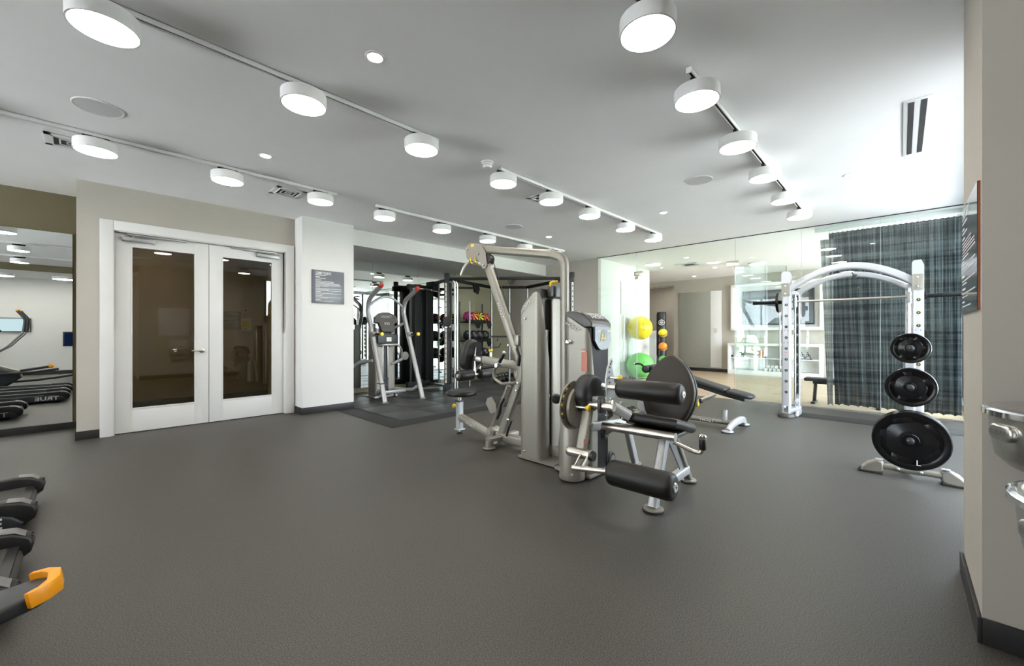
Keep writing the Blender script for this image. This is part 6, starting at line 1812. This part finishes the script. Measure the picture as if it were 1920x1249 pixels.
def fountain(xc, zr, label, letters):
    root = thing('drinking_fountain', label, 'drinking fountain', (xc, -0.43, zr-0.2), 'wall mounted drinking fountains')
    hw = 0.205
    def outline(sc=1.0, front=-0.215):
        pts = [(xc-hw*sc, -0.668)]
        cy = front-0.155*sc
        for k in range(17):
            a = PI-PI*k/16
            pts.append((xc+hw*sc*math.cos(a), cy+0.155*sc*math.sin(a)))
        pts.append((xc+hw*sc, -0.668))
        return pts
    def loft(levels, name, m):
        rings = [[V((p[0], p[1], z)) for p in outline(sc, fr)] for sc, fr, z in levels]
        n = len(rings[0]); vs = [p for r in rings for p in r]; fs = []
        for l in range(len(rings)-1):
            for i in range(n):
                j = (i+1) % n
                fs.append((l*n+i, l*n+j, (l+1)*n+j, (l+1)*n+i))
        fs.append(tuple(range(n))[::-1]); fs.append(tuple((len(rings)-1)*n+i for i in range(n)))
        return MB().add(vs, fs).build(name, m, root)
    loft([(0.75, -0.33, zr-0.215), (0.90, -0.262, zr-0.195), (0.965, -0.236, zr-0.165), (0.99, -0.226, zr-0.10), (1.0, -0.222, zr-0.05), (1.0, -0.22, zr-0.03)], 'bowl_apron', 'steel')
    loft([(1.0, -0.218, zr-0.03), (1.03, -0.205, zr-0.024), (1.03, -0.205, zr-0.006), (1.0, -0.215, zr), (0.96, -0.235, zr), (0.93, -0.255, zr-0.012), (0.5, -0.36, zr-0.022)], 'basin_rim', 'chrome')
    n = V((0, 1, 0))
    # push bar on the left front of the apron
    def bar(ang, name):
        cx_ = xc+hw*1.0*math.cos(ang); cy_ = -0.215-0.155+0.155*math.sin(ang)
        t = V((-math.sin(ang)*hw, math.cos(ang)*0.155, 0)).normalized()
        nn = V((t.y, -t.x, 0))
        if nn.y < 0 and abs(ang-PI/2) < 1.2:
            nn = -nn
        q = V((cx_, cy_, zr-0.075))
        b_ = MB().prism(rrect(0.095, 0.055, 0.025, 6), q-nn*0.018, V((0, 0, 1)).cross(nn), (0, 0, 1), 0.026, bev=0.010).build(name, 'steel', root)
        text('embossed_lettering', letters, 0.022, q+nn*0.0085, V((0, 0, 1)).cross(nn), (0, 0, 1), 'alu', b_, ext=0.001)
    bar(math.radians(122), 'push_bar')
    MB().lathe((xc+0.02, -0.42, zr-0.022), (0, 0, 1), [(0.055, 0), (0.06, 0.008), (0.03, 0.02), (0.022, 0.05), (0, 0.052)], 24).build('bubbler_base', 'chrome', root)
    MB().tube([(xc+0.02, -0.42, zr), (xc+0.02, -0.40, zr+0.055), (xc+0.0, -0.36, zr+0.05)], 0.013, 12, fil=0.02).build('spout', 'chrome', root)
    MB().lathe((xc+0.02, -0.45, zr-0.005), (0, 0, 1), [(0.03, 0), (0.04, 0.02), (0.042, 0.045), (0.03, 0.066), (0, 0.07)], 24).build('mouth_guard', 'bulb_beige', root)
    MB().span((xc-0.16, -0.68, zr-0.35), (xc+0.16, -0.55, zr-0.17), bev=0.02).build('wall_housing', 'steel', root)
    MB().span((xc-0.2, -0.68, zr-0.03), (xc+0.2, -0.66, zr+0.22), bev=0.006).build('back_plate', 'steel', root)
    return root
fountain(2.20, 0.965, 'higher stainless steel drinking fountain by the column on the right', 'ELKAY')
fountain(1.72, 0.80, 'lower stainless steel drinking fountain at the right edge', 'ELKAY')

# ------------------------------------------------------------------ rule signs
def sign_lines(o, ex, n, w, h, parent, m='ink_white', z0=0.0):
    """white print: heading and paragraph lines"""
    ex = V(ex); ey = V((0, 0, 1))
    rows = [(0.36, 0.055, 0.33), (0.0, 0, 0)]
    L = [(0.845, 0.018, 0.36, 1), (0.79, 0.016, 0.15, 1), (0.752, 0.012, 0.36, 0), (0.70, 0.016, 0.19, 1), (0.662, 0.010, 0.64, 0), (0.632, 0.010, 0.64, 0), (0.604, 0.010, 0.86, 0), (0.576, 0.010, 0.86, 0), (0.546, 0.010, 0.90, 0), (0.518, 0.010, 0.46, 0),
         (0.484, 0.016, 0.15, 1), (0.444, 0.010, 0.92, 0), (0.414, 0.010, 0.46, 0), (0.386, 0.010, 0.92, 0), (0.345, 0.016, 0.18, 1), (0.302, 0.010, 0.92, 0), (0.274, 0.010, 0.32, 0), (0.226, 0.016, 0.23, 1), (0.184, 0.010, 0.92, 0), (0.154, 0.010, 0.42, 0), (0.106, 0.016, 0.17, 1), (0.066, 0.010, 0.62, 0)]
    for fz, fh, fwid, bold in L:
        a = V(o)+ex*(w*0.10)+ey*(h*fz)
        lw = w*0.88*fwid
        MB().prism([(0, -h*fh/2), (lw, -h*fh/2), (lw, h*fh/2), (0, h*fh/2)], a+V(n)*z0, ex, ey, 0.0006).build('print_line', m, parent)
SG = thing('rules_sign', 'slate grey rules sign with white lettering on the pilaster', 'sign', (2.60, 6.44, 1.62))
sx0, sx1, sz0, sz1 = 2.345, 2.835, 1.68, 2.185
MB().span((sx0, 6.43, sz0), (sx1, 6.45, sz1), bev=0.001).build('sign_board', 'sign', SG)
sign_lines((sx0, 6.4298, sz0), (1, 0, 0), (0, -1, 0), sx1-sx0, sz1-sz0, SG)
text('heading', 'COMMIT TO BE FIT.', 0.052, ((sx0+(sx1-sx0)*0.10), 6.4295, sz0+(sz1-sz0)*0.905), (1, 0, 0), (0, 0, 1), 'ink_white', SG, align='LEFT', off=0.0012, sx=0.52)
SH = thing('column_sign', 'glossy dark rules sign with russet edge on the right column', 'sign', (2.77, -0.21, 1.3))
tx0, tx1, tz0, tz1 = 2.485, 3.075, 1.315, 1.835
MB().span((tx0, -0.2299, tz0), (tx1, -0.2225, tz1)).build('sign_backing', 'wood_edge', SH)
MB().span((tx0, -0.2225, tz0), (tx1, -0.2205, tz1)).build('sign_face', 'sign_dark', SH)
sign_lines((tx1, -0.2203, tz0), (-1, 0, 0), (0, 1, 0), tx1-tx0, tz1-tz0, SH)
text('heading', 'COMMIT TO BE FIT.', 0.054, (tx1-(tx1-tx0)*0.10, -0.2200, tz0+(tz1-tz0)*0.905), (-1, 0, 0), (0, 0, 1), 'ink_white', SH, align='LEFT', off=0.0012, sx=0.58)
